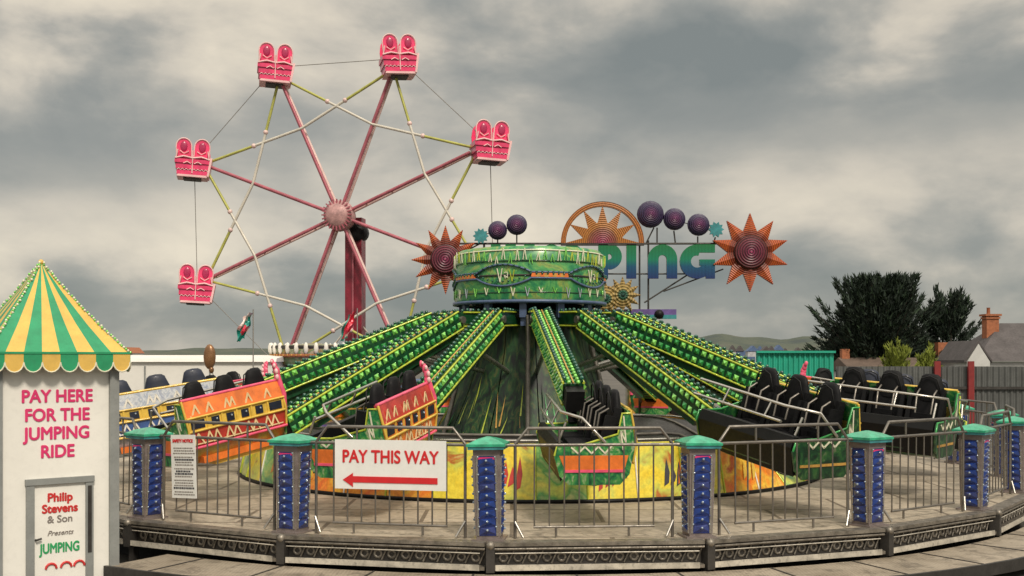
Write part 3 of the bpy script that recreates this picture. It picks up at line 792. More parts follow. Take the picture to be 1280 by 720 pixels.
CAR_L={-67:('blue','silver and blue three-seat ride car with zigzag trim, next to the pay booth'),
-43:('orange','bright orange three-seat ride car with white zigzags and dark windows, seen from behind'),
-19:('red','red and cream three-seat ride car with pink scroll, under the left arms'),
5:('front','black-seated ride car at the front showing its green and orange end panel'),
29:('green','black-seated ride car with twin silver bars just right of the arms'),
53:('green','black-seated ride car with silver bars, rightmost and nearest the corrugated fence'),
77:('blue','ride car half hidden behind the rightmost black-seated car'),
-91:('green','ride car half hidden behind the silver and blue car')}
protos={}
for k in range(15):
    th=5+24*k
    if th>180: th-=360
    if th in CAR_L: key,lb=CAR_L[th]
    else:
        key=('orange','green','red','blue')[k%4]; lb='ride car on the far side of the track behind the painted tower'
    if key not in protos: o=protos[key]=make_car(SCH[key])
    else: o=dup(protos[key],(0,0,0),(0,0,0),'')
    o['label']=lb
    zt=TIP.get(th,1.3); z0={-67:.62,-43:.69,-19:.68,5:.60,29:.66,53:.69,77:.6,-91:.35}.get(th,.6)
    tilt=R({-43:10,-67:9,-19:9,5:4,29:9,53:5}.get(th,8))
    o.location=pol(th,{-43:7.0,-19:6.95}.get(th,6.95),z0); o.rotation_euler=Matrix.Rotation(R(th)-PI/2,3,'Z').__matmul__(Matrix.Rotation(tilt,3,'Y')).to_euler()
    if th==5: o.scale=(1,.86,.94)
    if th in (-43,-19): o.scale=(.84,1,.97)
    hg=MB().mat('black_gloss').tube([lp(th,5.9,zt+.0),lp(th,6.05,z0+.62)],.07); part('car_hanger',hg,ride)

# ------------------------------------------------------------------ JUMPING sign behind the ride
SD=27.0
def sp(px,py): return at(px,py,SD)
sg=thing('light_sign','bulb-covered JUMPING sign with orange stars, half sun wheel and dark discs','sign',(sp(747,327).x,SD,0))
def sl(px,py): p=sp(px,py); return (p.x-sg.location.x,0,p.z)
def star(px,py,r,n_,mat,ri=.55,rot0=PI/2):
    x,_,z=sl(px,py); m=MB().mat(mat); Rr=r/F*SD; pts=[]
    for i in range(2*n_): a=rot0+PI*i/n_; q=Rr if i%2==0 else Rr*ri; pts.append((q*cos(a),q*sin(a)))
    n2=len(pts); vs=[(a,-.03,b) for a,b in pts]+[(a,.10,b) for a,b in pts]+[(0,-.14,0),(0,.10,0)]
    fs=[(i,(i+1)%n2,2*n2) for i in range(n2)]+[(n2+(i+1)%n2,n2+i,2*n2+1) for i in range(n2)]+[(i,n2+i,n2+(i+1)%n2,(i+1)%n2) for i in range(n2)]
    m.add(vs,fs)
    o=part('star',m,sg,loc=(x,-.05,z))
    if mat=='star_paint':
        c=MB().mat('star_centre'); c.T=Matrix.Rotation(PI/2,4,'X'); q=Rr*.43
        c.lathe([(0,.17),(q*.5,.165),(q*.9,.13),(q,.10),(q,.0),(0,.0)],36); part('star_centre',c,o)
    return o
star(937,316,49,10,'star_paint',.56); star(557,325,43,12,'star_paint',.56)
star(778,369,23,12,'flower_paint',.6); star(757,374,21,12,'flower_paint',.6); star(733,374,21,12,'flower_paint',.6)
# half sun wheel
x,_,z=sl(753,304); m=MB().mat('sun_paint'); Rr=52/F*SD
arc=[(Rr*cos(PI*i/24),Rr*sin(PI*i/24)) for i in range(25)]; arc2=[(Rr*.88*cos(PI*i/24),Rr*.88*sin(PI*i/24)) for i in range(25)]
for i in range(24): m.prism([arc[i],arc[i+1],arc2[i+1],arc2[i]],-.05,.08)
for i in range(7):
    a=PI*(i)/6; m.prism([(Rr*.9*cos(a),Rr*.9*sin(a)),(Rr*.48*cos(a+.26),max(0,Rr*.48*sin(a+.26))),(Rr*.48*cos(a-.26),max(0,Rr*.48*sin(a-.26)))],-.045,.06)
m.prism([(Rr*.5*cos(PI*i/16),Rr*.5*sin(PI*i/16)) for i in range(17)],-.055,.07); m.mat('dark_steel').box((0,0,-.03),(Rr,.05,.03))
part('sun_wheel',m,sg,loc=(x,0,z))
for (px,py,r_) in ((813,268,17),(843,274,14),(873,281,14),(646,281,13),(622,288,12)):
    x,_,z=sl(px,py); m=MB().mat('disc_paint'); m.T=Matrix.Rotation(PI/2,4,'X'); q=r_/F*SD
    m.lathe([(0,.16),(q*.6,.13),(q*.95,.03),(q,0),(q*.9,-.06),(0,-.07)],20); part('disc',m,sg,loc=(x,0,z))
for (px,py) in ((895,287),(601,295)):
    x,_,z=sl(px,py); m=MB().mat('disc_paint'); q=10/F*SD; pts=[]
    for i in range(20): a=PI*i/10; qq=q if i%2==0 else q*.7; pts.append((qq*cos(a),qq*sin(a)))
    m.mat('cap_teal').prism(pts,-.04,.06); part('disc',m,sg,loc=(x,0,z))
# letters; cell height .84 m
LH=.84; 
def arcband(m,cx,cz,ro,ri,a0,a1,n_=14):
    for i in range(n_):
        a=a0+(a1-a0)*i/n_; b=a0+(a1-a0)*(i+1)/n_
        m.prism([(cx+ro*cos(a),cz+ro*sin(a)),(cx+ro*cos(b),cz+ro*sin(b)),(cx+ri*cos(b),cz+ri*sin(b)),(cx+ri*cos(a),cz+ri*sin(a))],-.045,.06)
def bx(m,x0,x1,z0,z1,y=.0): m.prism([(x0,z0),(x1,z0),(x1,z1),(x0,z1)],-.05+y,.055+y)
def letter(ch,px):
    x,_,z=sl(px,327); m=MB().mat('sign_letter'); h=LH/2
    if ch=='I': bx(m,-.12,.12,-h,h)
    if ch=='P': bx(m,-.30,-.06,-h,h); arcband(m,-.04,h-.30,.32,.07,-PI/2,PI/2,14); bx(m,-.10,-.03,h-.24,h,.003); bx(m,-.10,-.03,h-.60,h-.38,.003)
    if ch=='N': arcband(m,0,h-.36,.36,.10,0,PI); bx(m,-.36,-.10,-h,h-.355,.002); bx(m,.10,.36,-h,h-.355,.002)
    if ch=='U': arcband(m,0,-h+.36,.36,.10,PI,2*PI); bx(m,-.36,-.10,-h+.355,h,.002); bx(m,.10,.36,-h+.355,h,.002)
    if ch=='J': arcband(m,-.05,-h+.3,.3,.06,PI,2*PI); bx(m,.01,.25,-h+.295,h,.002)
    if ch=='G': arcband(m,0,0,.42,.15,PI*.42,PI*1.85,20); bx(m,.06,.44,-.10,.05,.003); bx(m,.22,.44,-.42,-.10,.002); bx(m,.0,.44,.22,.42,.004)
    if ch=='M': arcband(m,-.25,h-.30,.30,.10,0,PI,10); arcband(m,.25,h-.30,.30,.10,0,PI,10); bx(m,-.55,-.35,-h,h-.295,.002); bx(m,-.1,.1,-h,h-.295,.004); bx(m,.35,.55,-h,h-.295,.002)
    part('letter',m,sg,loc=(x,0,z))
for ch,px in zip('JUMPING',(613,650,702,763,789,828,871)): letter(ch,px)
fr=MB().mat('dark_steel')
def rod(a,b,r_=.02,y=.10):
    p=sl(*a);q=sl(*b); fr.tube([(p[0],y,p[2]),(q[0],y,q[2])],r_,6)
rod((560,304),(912,304),.028); rod((700,342),(890,342),.02); rod((800,304),(800,480),.025); rod((811,300),(811,480),.025); rod((806,378),(862,342),.022); rod((830,364),(905,336),.02)
rod((818,284),(808,304));rod((822,284),(822,304)); rod((843,288),(845,304)); rod((873,295),(873,304)); rod((895,296),(893,304)); rod((813,268),(900,288),.012)
rod((690,304),(690,480),.025); rod((600,304),(560,325)); rod((605,304),(605,480),.03); rod((646,292),(646,304)); rod((622,298),(622,304)); rod((650,281),(600,294),.012)
fr.mat('dark_steel')
for px in (605,690,800,811):
    x,_,z=sl(px,478); fr.tube([(x,.10,z),(x,.10,0)],.03,6)
part('sign_frame',fr,sg)
ls=MB().mat('purple').box((sl(795,390)[0],.1,sl(795,390)[2]),(1.0,.06,.07)); ls.mat('cap_teal').box((sl(795,396)[0],.08,sl(795,396)[2]),(1.0,.06,.05))
ls.mat('black_gloss').ball((sl(824,393)[0],0,sl(824,393)[2]),.12,10,6); part('lamp_shelf',ls,sg)

# ------------------------------------------------------------------ ferris wheel
FD=38.0; hub=at(425,270,FD); yaw=R(-9); k_=FD/F
fw=thing('ferris_wheel','tall pink ferris wheel with eight open spokes and yellow star-shaped bracing','ferris wheel',(hub.x,FD,GZ),(0,0,yaw))
HZ_=hub.z-GZ; RS=182*k_; RG=208*k_
angs=[R(23.2+45*i+.8) for i in range(8)]
def wp(a,r,y=0): return Vector((r*cos(a),y,HZ_+r*sin(a)))
for a in angs:
    s_=MB().mat('wheel_red').tube([wp(a,.45,-.12),wp(a,RS,-.10)],.062,7); s_.mat('wheel_pale').tube([wp(a,.45,.22),wp(a,RS,.12)],.062,7)
    for q in range(1,5): s_.mat('wheel_pale').tube([wp(a,RS*q/5,-.12),wp(a,RS*q/5,.2)],.03,5)
    part('spoke',s_,fw)
for i in range(8):
    a=angs[i]
    for sgn in (1,-1):
        b_=angs[(i+sgn)%8]; p=wp(a,RS*1.06,-.05); q=wp(b_,RS*.66,-.14); mid=p+(q-p)*.52
        m=MB().mat('wheel_lime').tube([p,mid],.05,6); m.mat('wheel_cream').tube([mid,q],.05,6); m.mat('wheel_pale').ball(mid,.09,7,5); part('brace',m,fw)
cb=MB().mat('string')
for i in range(8): cb.tube([wp(angs[i],RG,.05),wp(angs[(i+1)%8],RG,.05)],.014,4)
part('cable',cb,fw)
hm=MB().mat('hub_pink'); hm.T=Matrix.Translation((0,0,HZ_))@Matrix.Rotation(PI/2,4,'X')
hm.lathe([(0,.50),(.30,.46),(.50,.30),(.55,.0),(.50,-.25),(0,-.3)],16)
hm.mat('wheel_red')
for i in range(24): a=2*PI*i/24; hm.box((.44*cos(a),.44*sin(a),.36),(.02,.10,.03),Matrix.Rotation(a+PI/2,3,'Z'))
part('hub',hm,fw)
mo=MB().mat('black_gloss'); mo.T=Matrix.Translation((.42,.7,HZ_-.5))@Matrix.Rotation(PI/2,4,'X'); mo.lathe([(0,-.35),(.32,-.35),(.36,0),(.32,.3),(0,.3)],16); part('motor',mo,fw)
cm=MB().mat('column_red').box((.32,.75,HZ_/2),(.30,.25,HZ_/2)); cm.mat('wheel_red').box((.32,.47,HZ_/2),(.03,.03,HZ_/2-.2)); 
cm.mat('dark_steel').box((.32,.75,.15),(1.6,1.4,.15)); part('column',cm,fw)
for s_ in (-1,1):
    part('stay',MB().mat('wheel_cream').tube([(.32,.75,HZ_*.55),(.32+s_*3.2,.9,.2)],.03,6),fw)
# gondolas
def make_gondola():
    t=thing('gondola','', 'gondola',group='pink gondolas of the ferris wheel')
    W=.60; H=1.35
    b=MB().mat('pink_dark'); b.prism([(-W*.82,-.62),(W*.82,-.62),(W*1.0,-.05),(-W*1.0,-.05)],-.45,.45)
    b.mat('pink_glass'); 
    for (z,w,tt) in ((-.53,.86,.07),(-.33,.93,.07),(-.13,1.0,.07)): b.box((0,0,z),(W*w,.48,tt))
    b.mat('pink_pale').prism([(-W*.86,-.67),(W*.86,-.67),(W*.80,-.60),(-W*.80,-.60)],-.48,.48)
    b.box((W*.97,0,-.30),(.035,.49,.33),Matrix.Rotation(R(9),3,'Y'))
    part('tub',b,t)
    for sx in (-1,1):
        s_=MB().mat('pink_glass'); cx=sx*.29
        pts=[(cx-.25,-.05),(cx+.25,-.05),(cx+.28,.22)]+[(cx+.02*sx+.24*cos(PI*i/8),.38+.27*sin(PI*i/8)) for i in range(9)]+[(cx-.28,.22)]
        s_.prism(pts,-.40,-.32); s_.prism(pts,.30,.38)
        s_.box((cx,0,.0),(.25,.34,.04)); s_.mat('pink_dark').ball((cx+.02*sx,-.41,.38),.15,10,6,(.8,.2,1.2)); s_.mat('pink_glass').box((cx,-.43,.04),(.2,.03,.06))
        o=part('seat_back',s_,t)
        tr_=MB().mat('pink_pale').tube([(cx-.25*1,-.42,0)]+[(cx+.02*sx-.26*cos(PI*i/10),-.42,.38+.29*sin(PI*i/10)) for i in range(11)]+[(cx+.25,-.42,0)],.022,5)
        tr_.tube([(cx-.15,-.44,.22),(cx,-.44,.12),(cx+.15,-.44,.22)],.018,5); part('piping',tr_,o)
    q_=MB().mat('pink_pale')
    q_.tube([(-.52+.065*i,-.485,-.43+(.03 if i%2 else -.03)) for i in range(17)],.014,5)
    for sx in (-1,1): q_.tube([(sx*.18-.12,-.49,-.22),(sx*.18,-.49,-.15),(sx*.18+.12,-.49,-.22)],.018,5)
    q_.tube([(0,-.49,-.55),(0,-.49,.02)],.022,5); q_.box((0,0,-.60),(.35,.40,.02))
    q_.mat('dark_steel').box((0,0,-.69),(.30,.3,.03)); part('moulding',q_,t)
    p=MB().mat('pink_pale')
    for x in (-.56,0,.56): p.tube([(x,-.49,-.05),(x*.9,-.49,.25)],.025,5)
    p.tube([(-.58,-.49,-.05),(-.3,-.49,.03),(0,-.49,-.02),(.3,-.49,.03),(.58,-.49,-.05)],.03,5)
    part('lap_bar',p,t)
    return t
g0=make_gondola()
GL=['partly behind nothing, at the right of the wheel above the ride drum','at the top right of the wheel','at the top left of the wheel','on the upper left of the wheel','lowest on the left of the wheel','at the bottom left behind the carousel canopy','at the bottom of the wheel behind the ride arms','at the lower right behind the ride drum']
GL[0]='rightmost pink two-back ferris wheel gondola, above the painted drum'
for i,(a,lb) in enumerate(zip(angs,GL)):
    lb=lb if i==0 else 'pink two-back ferris wheel gondola '+lb
    pw=Matrix.Translation(fw.location)@Matrix.Rotation(yaw,4,'Z')@wp(a,RG)
    if i==5 or i==6: continue
    o=g0 if i==0 else dup(g0,(0,0,0),(0,0,0),lb); o['label']=lb
    o.location=pw+Vector((0,-.05,.02)); o.rotation_euler=(0,R(rnd.uniform(-3,3)),R(14))
    part('gondola_bracket',MB().mat('wheel_cream').tube([wp(a,RS*.98,0),wp(a,RG,0)],.07,6),fw)

# ------------------------------------------------------------------ background things
def solid(name,label,cat,mb,group=None): return tag(part(name,mb,None),label,cat,group)
# white marquee wall
c0=at(100,448,32); c1=at(344,448,32); 
mq=thing('marquee','long low white marquee wall behind the silver and orange cars','marquee',((c0.x+c1.x)/2,33.5,GZ))
w=(c1.x-c0.x)/2; h=c0.z-GZ
part('wall',MB().mat('marquee_white').box((0,0,h/2-.05),(w,1.5,h/2-.05)),mq)
m=MB().mat('marquee_white').prism([(-1.6,h-.10),(1.6,h-.10),(1.55,h+.0),(0,h+.10),(-1.55,h+.0)],-w-.05,w+.05,'x'); part('roof',m,mq)
for q in range(4): part('seam_pole',MB().mat('booth_grey').box((-w+w*2*q/3.0,-1.52,h/2-.1),(.02,.015,h/2-.12)),mq)
# carousel canopy behind
cp=at(385,430,33); cr=thing('carousel','small carousel with white oval lamps along its canopy behind the orange car','carousel',(cp.x,34,GZ))
ht=cp.z-GZ; Rc=1.22
m=MB().mat('far_stall').lathe([(Rc-.02,ht-.62),(Rc+.04,ht-.50),(Rc+.10,ht-.16),(Rc+.02,ht-.05),(.3,ht+.02),(0,ht+.05)],28); m.mat('dark_steel').lathe([(Rc+.1,ht-.14),(Rc+.14,ht-.1),(Rc+.12,ht-.04)],28); part('canopy',m,cr)
for q in range(28):
    a=2*PI*q/28; part('lamp',MB().mat('car_white').ball(((Rc+.10)*cos(a),(Rc+.10)*sin(a),ht-.13),.10,8,6,(.75,.75,1.8)),cr)
m=MB().mat('brick_orange').lathe([(Rc+.08,ht-.40),(Rc+.13,ht-.36),(Rc+.1,ht-.30)],28); m.mat('gold')
for q in range(56): a=2*PI*q/56; m.ball(((Rc+.12)*cos(a),(Rc+.12)*sin(a),ht-.34),.03,5,4)
part('cornice',m,cr)
for q in range(10): a=2*PI*q/10; part('pillar',MB().mat(('gold','purple','car_yellow')[q%3]).tube([(Rc*.92*cos(a),Rc*.92*sin(a),.1),(Rc*.92*cos(a),Rc*.92*sin(a),ht-.4)],.05),cr)
part('centre_drum',MB().mat('far_stall').lathe([(.7,.1),(.7,ht-.4)],16),cr); part('base',MB().mat('purple').lathe([(Rc,0),(Rc,.2),(0,.2)],28),cr)
# balloons
def balloon(name,label,px,py,d,parts_,string_to):
    p=at(px,py,d); t=thing(name,label,'balloon',p)
    for (m_,off,r_,s_) in parts_: part('balloon_lobe',MB().mat(m_).ball(off,r_,12,8,s_),t)
    q=Vector(string_to)-p; part('string',MB().mat('string').tube([(0,0,0),tuple(q*.5+Vector((.08,0,0))),tuple(q)],.012,4),t)
    return t
p=at(275,500,30); balloon('foil_balloon','brown egg-shaped foil balloon above the blue car',262,446,30,[('balloon_brown',(0,0,0),.20,(.85,.5,1.75)),('balloon_brown',(.05,0,-.36),.07,(1,1,1.4))],(p.x,30,GZ+.5))
def limp_flag(label,px,py,d,sx,sz,cols_):
    p=at(px,py,d); t=thing('flag',label,'flag',p); m=MB(); nu,nv=14,6
    def P(u,v): return Vector((sx*u+(v-.5)*.30*(1-.25*sin(u*9)),.06*sin(u*11+v*7)+.05*sin(v*9),-sz*u+(v-.5)*.16+.03*sin(v*12+u*5)))
    for i in range(nu):
        for j in range(nv):
            u=(i+.5)/nu; v=(j+.5)/nv; m.mat(cols_(u,v)); m.add([P(i/nu,j/nv),P((i+1)/nu,j/nv),P((i+1)/nu,(j+1)/nv),P(i/nu,(j+1)/nv)],[(0,1,2,3)],True)
    part('cloth',m,t,recalc=False)
    part('flag_pole',MB().mat('string').tube([(.135,.03,.14),(.135,.03,GZ-p.z)],.018,6),t); return t
limp_flag('limp white, green and red flag on a thin pole left of the carousel',310,393,30,-.22,.72,lambda u,v:'balloon_red' if ((u-.62)**2/.05+(v-.6)**2/.12)<.5 else ('balloon_white' if u+v*.5<.55 or (.6<u<.8 and v>.8) else 'balloon_teal'))
limp_flag('limp red flag with white and green edge in front of the red wheel column',441,391,34,-.30,.85,lambda u,v:'balloon_teal' if v<.2 or u>.9 else ('balloon_white' if (u>.75 and v>.5) or (u<.2 and v>.8) else 'balloon_red'))
# teal corrugated hoarding
def corrug(mb,x0,x1,z0,z1,y,pitch,dep,mat):
    mb.mat(mat); n_=int((x1-x0)/pitch); vs=[];fs=[]
    for i in range(n_*4+1):
        x=x0+(x1-x0)*i/(n_*4); yy=y-(dep if (i%4) in (1,2) else 0); vs+=[(x,yy,z0),(x,yy,z1)]
    for i in range(n_*4): fs.append((i*2,i*2+2,i*2+3,i*2+1))
    m0=len(vs); vs2=[(x,y_+.06+dep,z) for (x,y_,z) in vs]
    mb.add(vs,fs); mb.box(((x0+x1)/2,y+dep+.05,(z0+z1)/2),((x1-x0)/2,.03,(z1-z0)/2-.002))
c0=at(946,441,36); c1=at(1042,441,36)
th_=thing('hoarding','bright teal corrugated hoarding beyond the right cars','hoarding',(0,0,0))
m=MB(); corrug(m,c0.x,c1.x,GZ,c0.z,36,.16,.05,'teal_panel'); part('panel',m,th_,recalc=False)
part('top_rail',MB().mat('teal_panel').box(((c0.x+c1.x)/2,35.93,c0.z+.03),((c1.x-c0.x)/2+.03,.08,.035)),th_)
c2=at(895,446,37); c3=at(944,446,37)
m=MB().mat('far_blue').box(((c2.x+c3.x)/2,38,(c2.z+GZ)/2),((c3.x-c2.x)/2,1,(c2.z-GZ)/2)); m.mat('black_gloss').box(((c2.x+c3.x)/2,36.98,(c2.z+GZ)/2+.2),((c3.x-c2.x)/2-.15,.015,.5))
solid('lorry_trailer','dark blue trailer side left of the teal hoarding','trailer',m)
# distant town / marquee roofs over the hoarding
rr=random.Random(5)
for i in range(16):
    px=905+i*8.6+rr.uniform(-3,3); d=150+rr.uniform(-20,40); top=at(px,rr.uniform(431,440),d); w=rr.uniform(.35,.8); hh_=top.z-GZ
    m=MB().mat(rr.choice(['far_white','far_blue','far_white','slate'])).box((0,0,hh_/2-.4),(w,w,hh_/2-.4)); m.mat(rr.choice(['far_blue','slate','far_white'])).prism([(-w-.1,hh_-.8),(w+.1,hh_-.8),(0,hh_)],-w-.1,w+.1)
    o=part('distant_house',m,None,loc=(top.x,d,GZ)); tag(o,'tiny pale house or tent roof among those above the teal hoarding','house','distant roofs above the hoarding')
# corrugated fence with red posts
c0=at(1046,458,42); c1=at(1420,458,42)
cf=thing('corrugated_fence','long grey corrugated metal fence with dark red posts below the house','fence',(0,0,0))
m=MB(); corrug(m,c0.x,c1.x,GZ,c0.z,42,.22,.05,'corrugated'); part('panel',m,cf,recalc=False)
part('rail',MB().mat('dark_steel').box(((c0.x+c1.x)/2,41.9,1.02),((c1.x-c0.x)/2,.03,.05)),cf)
for px in (1172,1214,1290,1350): q=at(px,450,41.8); part('fence_post',MB().mat('fence_red').box((q.x,41.83,(c0.z+.2+GZ)/2),(.11,.06,(c0.z+.2-GZ)/2)),cf)
c0=at(1380,458,42)
# house at right
hd=52; e=at(1196,452,hd); hs=thing('house','grey slate-roofed house with white gable and brick chimney at right edge','house',(0,0,0))
def hp_(px,py,d=hd): return at(px,py,d)
A=hp_(1212,452); 
x0=hp_(1222,0).x; x1=hp_(1400,0).x; ze=hp_(0,452).z; zr=hp_(0,404,hd+2.5).z
part('wall',MB().mat('render_white').box(((x0+x1)/2,hd+2.5,(ze+GZ)/2-.05),((x1-x0)/2-.15,2.3,(ze-GZ)/2)),hs)
rf=MB().mat('slate'); xr=hp_(1250,0,hd+2.5).x
rf.add([(x0-.1,hd,ze),(x1,hd,ze),(x1,hd+2.5,zr),(xr,hd+2.5,zr),(x0-.1,hd+5,ze),(x1,hd+5,ze)],[(0,1,2,3),(0,3,4),(4,3,2,5),(0,4,5,1)])
for i in range(12):
    break
    u=i/12; rf.mat('dark_steel').box(((x0+(xr-x0)*u+x1)/2,hd+2.5*u-.01,ze+(zr-ze)*u+.02),((x1-(x0+(xr-x0)*u))/2,.01,.012))
part('roof',rf,hs,recalc=False)
gx0=hp_(1198,0).x; gx1=hp_(1226,0).x; gxm=(gx0+gx1)/2; zg=hp_(0,430).z
part('gable',MB().mat('render_white').prism([(gx0,GZ),(gx1,GZ),(gx1,ze),(gxm,zg),(gx0,ze)],hd-1.0,hd+.5),hs)
part('gable_roof',MB().mat('slate').prism([(gx0-.12,ze-.05),(gxm,zg+.03),(gx1+.12,ze-.05),(gx1+.12,ze+.07),(gxm,zg+.16),(gx0-.12,ze+.07)],hd-.98,hd+2.5),hs)
cx_=hp_(1238,0,hd+2.2).x; ct=hp_(0,394,hd+2.2).z
ch=MB().mat('brick_orange').box((cx_,hd+2.2,(ct+ze)/2),(.30,.28,(ct-ze)/2)); ch.box((cx_,hd+2.2,ct-.14),(.35,.33,.05)); ch.box((cx_,hd+2.2,ct+.0),(.40,.38,.05)); chm=part('chimney',ch,hs)
for s_ in (-.10,): part('chimney_pot',MB().mat('brick_orange').lathe([(.09,0),(.08,.3),(.10,.32)],10,c=(cx_+s_,hd+2.2,ct+.05)),chm)
# brown roofed cottage behind fence
ck=thing('cottage','low brown-roofed cottage behind the yellow-green bush','house',(0,0,0)); d=56
x0=at(1062,0,d).x; x1=at(1200,0,d).x; ze=at(0,462,d).z; zr=at(0,447,d).z
part('wall',MB().mat('render_white').box(((x0+x1)/2,d+2,(ze+GZ)/2),((x1-x0)/2-.2,1.9,(ze-GZ)/2)),ck)
part('roof',MB().mat('roof_brown').prism([(d-.2,ze-.05),(d+4.2,ze-.05),(d+2,zr)],x0,x1,'x'),ck)
part('chimney',MB().mat('brick_orange').box((at(1203,0,d).x-.3,d+2,zr+.25),(.25,.25,.55)),ck)
part('chimney',MB().mat('brick_orange').box((at(1066,0,d).x+.2,d+2,zr+.1),(.2,.2,.35)),ck)
q=at(160,438,120); solid('distant_barn','small red-roofed shed peeping over the white marquee by the booth','shed',MB().mat('brick_orange').prism([(q.x-.9,q.z-.3),(q.x+.5,q.z-.3),(q.x-.1,q.z+.35),(q.x-.6,q.z+.35)],120,124).mat('render_white').box((q.x-.2,122,(q.z-.3+GZ)/2),(.65,1.8,(q.z-.3-GZ)/2)))
# stall glimpsed under the right arms and others behind the ride
def stall(px0,px1,py,d,label,mt,mt2):
    a=at(px0,py,d); b_=at(px1,py,d); w=(b_.x-a.x)/2; h=a.z-GZ
    t=thing('fairground_stall',label,'stall',((a.x+b_.x)/2,d+1,GZ))
    part('back_wall',MB().mat(mt).box((0,.6,h/2-.1),(w,.3,h/2-.1)),t); part('counter',MB().mat(mt2).box((0,-.3,.5),(w,.3,.5)),t)
    part('canopy',MB().mat(mt2).prism([(-.9,h-.25),(.9,h-.1),(.9,h),(-.9,h-.1)],-w,w,'x'),t)
    for s_ in (-1,1): part('stall_post',MB().mat('gold').tube([(s_*(w-.06),-.75,0),(s_*(w-.06),-.75,h-.2)],.05),t)
    return t
stall(790,860,472,33,'small stall with blue and yellow boards glimpsed under the right arms','far_stall','car_yellow')
stall(350,440,470,31,'low patterned stall behind the left arms below the carousel canopy','far_stall','purple')
stall(865,935,470,35,'dark patterned stall behind the long right arm','far_stall','bracket_blue')
stall(455,560,475,34,'patterned stall behind the red car on the left','far_stall','far_blue')
stall(600,720,474,35,'patterned stall hidden mostly by the painted tower','far_stall','far_blue')

# ------------------------------------------------------------------ trees
def tree(name,label,base,h,rx,ry,z0,nplume,nleaf,mat,seed,leaf=.16,updir=.55,spiky=1.0,trunk=.35):
    r=random.Random(seed); t=thing(name,label,'tree' if 'tree' in name else 'bush',base)
    tk=MB().mat('bark'); tips=[]
    top=Vector((r.uniform(-.3,.3),0,h*.75)); tk.tube([(0,0,0),(.1,0,h*.3),tuple(top*.8),tuple(top)],[trunk,trunk*.75,trunk*.4,trunk*.1],8)
    cr_=MB().mat(mat)
    for i in range(nplume):
        a=r.uniform(0,2*PI); u=r.random()**.85; zc=z0+(h-z0)*u*.80
        big=r.random()<.33
        env=math.sqrt(max(.06,1-(u*.98)**2.2)); lim=env*(r.uniform(.95,1.25) if big else r.uniform(.55,.92))
        start=Vector((cos(a)*rx*.10,sin(a)*ry*.10,zc*.82))
        end=Vector((cos(a)*rx*lim,sin(a)*ry*lim,min(h*1.05,zc+(h-z0)*updir*(.10+.55*u)*r.uniform(.3,1.3))))
        bend=Vector((0,0,-.10*(end-start).length*(1 if u<.6 else .2)))
        if i%3==0: tk.tube([tuple(start),tuple((start+end)/2+bend),tuple(start.lerp(end,.92))],[trunk*.25,trunk*.14,.02],5)
        ln=(end-start).length
        nl=int(nleaf*(1.25 if big else .8))
        for k in range(nl):
            s_=r.random()**.55
            w=(.50*(1-s_)**.55+.045)*spiky*rx*.15
            p=start.lerp(end,s_)+bend*4*s_*(1-s_)+Vector((r.gauss(0,w),r.gauss(0,w),r.gauss(0,w*.45)))
            dirv=(end-start).normalized()
            d_=(dirv+Vector((r.gauss(0,.35),r.gauss(0,.35),r.gauss(.18,.28)))).normalized(); L_=leaf*r.uniform(.5,1.5)
            sd=d_.cross(Vector((r.gauss(0,1),r.gauss(0,1),r.gauss(0,1)))).normalized()*L_*.26
            cr_.add([p-sd,p+sd,p+d_*L_*1.7],[(0,1,2)])
    if mat=='leaf_dark':
        cr_.mats.append('leaf_mid'); cr_.m=[1 if r.random()<.25 else 0 for _ in cr_.m]
    part('trunk',tk,t); part('crown',cr_,t,recalc=False); return t
d=60; c=at(1097,470,d); tree('cypress_tree','wide dark spiky cypress tree beyond the fence at right',(c.x,d,GZ),at(0,356,d).z-GZ,3.45,2.9,1.4,215,150,'leaf_dark',11,.18,.8)
c=at(1183,470,d+2); tree('cypress_tree','narrower dark tree with flat top, right of the wide spiky cypress',(c.x,d+2,GZ),at(0,360,d).z-GZ,2.1,1.9,1.3,105,105,'leaf_dark',23,.17,.35,1.1,.3)
c=at(1055,470,d+4); tree('cypress_tree','small dark tree at the left foot of the wide cypress',(c.x,d+4,GZ),at(0,405,d+4).z-GZ,1.3,1.2,.9,70,70,'leaf_dark',29,.17,.35,1.0,.2)
d=50; c=at(1122,470,d); tree('lime_bush','yellow-green leafy bush in front of the dark trees',(c.x,d,GZ),at(0,428,d).z-GZ,.95,.9,.7,70,60,'leaf_lime',31,.12,.3,1.4,.1)
c=at(1158,470,d+1); tree('lime_bush','smaller yellow-green bush right of the other bush',(c.x,d+1,GZ),at(0,431,d).z-GZ,.75,.7,.7,50,60,'leaf_lime',37,.12,.3,1.4,.1)

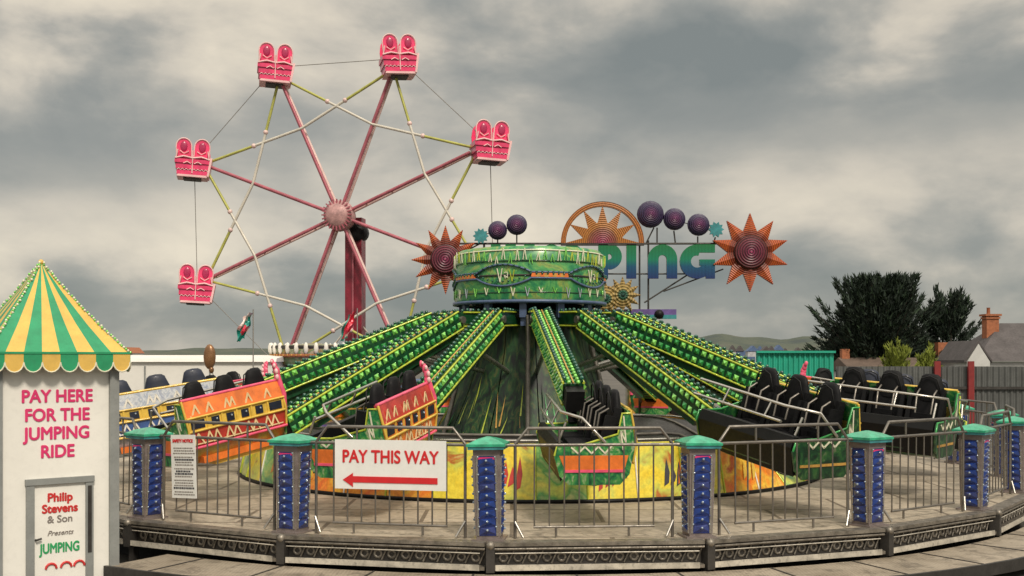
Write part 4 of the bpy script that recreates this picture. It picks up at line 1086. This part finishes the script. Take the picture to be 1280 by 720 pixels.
# ------------------------------------------------------------------ world, sun, camera
w=bpy.data.worlds.new('World'); sc.world=w; w.use_nodes=True; t=w.node_tree
for n_ in list(t.nodes): t.nodes.remove(n_)
out=t.nodes.new('ShaderNodeOutputWorld'); sky=t.nodes.new('ShaderNodeTexSky'); sky.sky_type='NISHITA'; sky.sun_disc=False
SUN_EL,SUN_AZ=46,22   # azimuth of the sun seen from the scene, measured from behind the camera
sd=Vector((sin(R(SUN_AZ))*cos(R(SUN_EL)),-cos(R(SUN_AZ))*cos(R(SUN_EL)),sin(R(SUN_EL))))
sky.sun_elevation=R(SUN_EL); sky.sun_rotation=math.atan2(sd.x,sd.y)
b1=t.nodes.new('ShaderNodeBackground'); b1.inputs[1].default_value=.07; lk(t,sky.outputs[0],b1.inputs[0])
tc=t.nodes.new('ShaderNodeTexCoord'); mp=t.nodes.new('ShaderNodeMapping'); mp.inputs['Scale'].default_value=(1,1,1.9); mp.inputs['Location'].default_value=(.35,.0,.18); lk(t,tc.outputs['Generated'],mp.inputs[0])
n1=noise(t,mp.outputs[0],5.2,8,.52,.15); n3=noise(t,mp.outputs[0],5,4,.5,0)
def mth(op,a,b=None,c=None):
    n=t.nodes.new('ShaderNodeMath'); n.operation=op
    for i,v in enumerate((a,b,c)):
        if v is None: continue
        if isinstance(v,(int,float)): n.inputs[i].default_value=v
        else: lk(t,v,n.inputs[i])
    return n.outputs[0]
acc=mth('MULTIPLY_ADD',n1,.98,.005)
sp_=t.nodes.new('ShaderNodeSeparateXYZ'); lk(t,tc.outputs['Generated'],sp_.inputs[0])
# warp the broad cloud masses with noise so that their edges are ragged
wx=mth('MULTIPLY_ADD',mth('SUBTRACT',n3,.5),.30,sp_.outputs[0]); wz=mth('MULTIPLY_ADD',mth('SUBTRACT',n1,.5),.16,sp_.outputs[2])
for (px,py,rx,ry,wt) in ((130,165,240,75,-.14),(1020,125,330,55,-.15),(130,10,330,60,.13),(700,15,430,60,.05),(110,290,300,55,.12),(500,190,170,110,.06),(960,250,420,75,.09),(640,400,1300,50,-.08),(430,70,200,40,-.04),(330,330,200,45,.06),(1260,10,200,35,.08)):
    dx_=mth('DIVIDE',mth('SUBTRACT',wx,(px-640)/F),rx/F); dz_=mth('DIVIDE',mth('SUBTRACT',wz,(HZ-py)/F),ry/F)
    r2=mth('ADD',mth('MULTIPLY',dx_,dx_),mth('MULTIPLY',dz_,dz_)); e_=mth('EXPONENT',mth('MULTIPLY',r2,-.7))
    acc=mth('MULTIPLY_ADD',e_,wt,acc)
cc=ramp(t,acc,[(.28,(.128,.140,.134)),(.42,(.178,.182,.168)),(.51,(.245,.236,.208)),(.60,(.35,.32,.268)),(.74,(.47,.42,.335))])
hzf=ramp(t,sp_.outputs[2],[(.30,0.0),(.75,1.)])
cc=mixc(t,hzf,cc,(.72,.68,.60))
b2=t.nodes.new('ShaderNodeBackground'); b2.inputs[1].default_value=1.0; lk(t,cc,b2.inputs[0])
mx=t.nodes.new('ShaderNodeMixShader'); mx.inputs[0].default_value=.95; lk(t,b1.outputs[0],mx.inputs[1]); lk(t,b2.outputs[0],mx.inputs[2]); lk(t,mx.outputs[0],out.inputs[0])
L=bpy.data.lights.new('Sun','SUN'); L.energy=1.5; L.angle=R(10); L.color=(1,.90,.76); lo_=bpy.data.objects.new('Sun',L); COL.objects.link(lo_)
lo_.rotation_euler=sd.to_track_quat('Z','Y').to_euler(); lo_.location=(0,0,30)
cam=bpy.data.cameras.new('Camera'); co=bpy.data.objects.new('Camera',cam); COL.objects.link(co)
co.location=(0,0,CZ); co.rotation_euler=(PI/2,0,0); cam.sensor_width=36; cam.lens=36*F/1280; cam.shift_y=(HZ-360)/1280; cam.clip_start=.1; cam.clip_end=6000
sc.camera=co
sc.view_settings.view_transform='Standard'; sc.view_settings.look='None'; sc.view_settings.exposure=.80; sc.view_settings.gamma=1
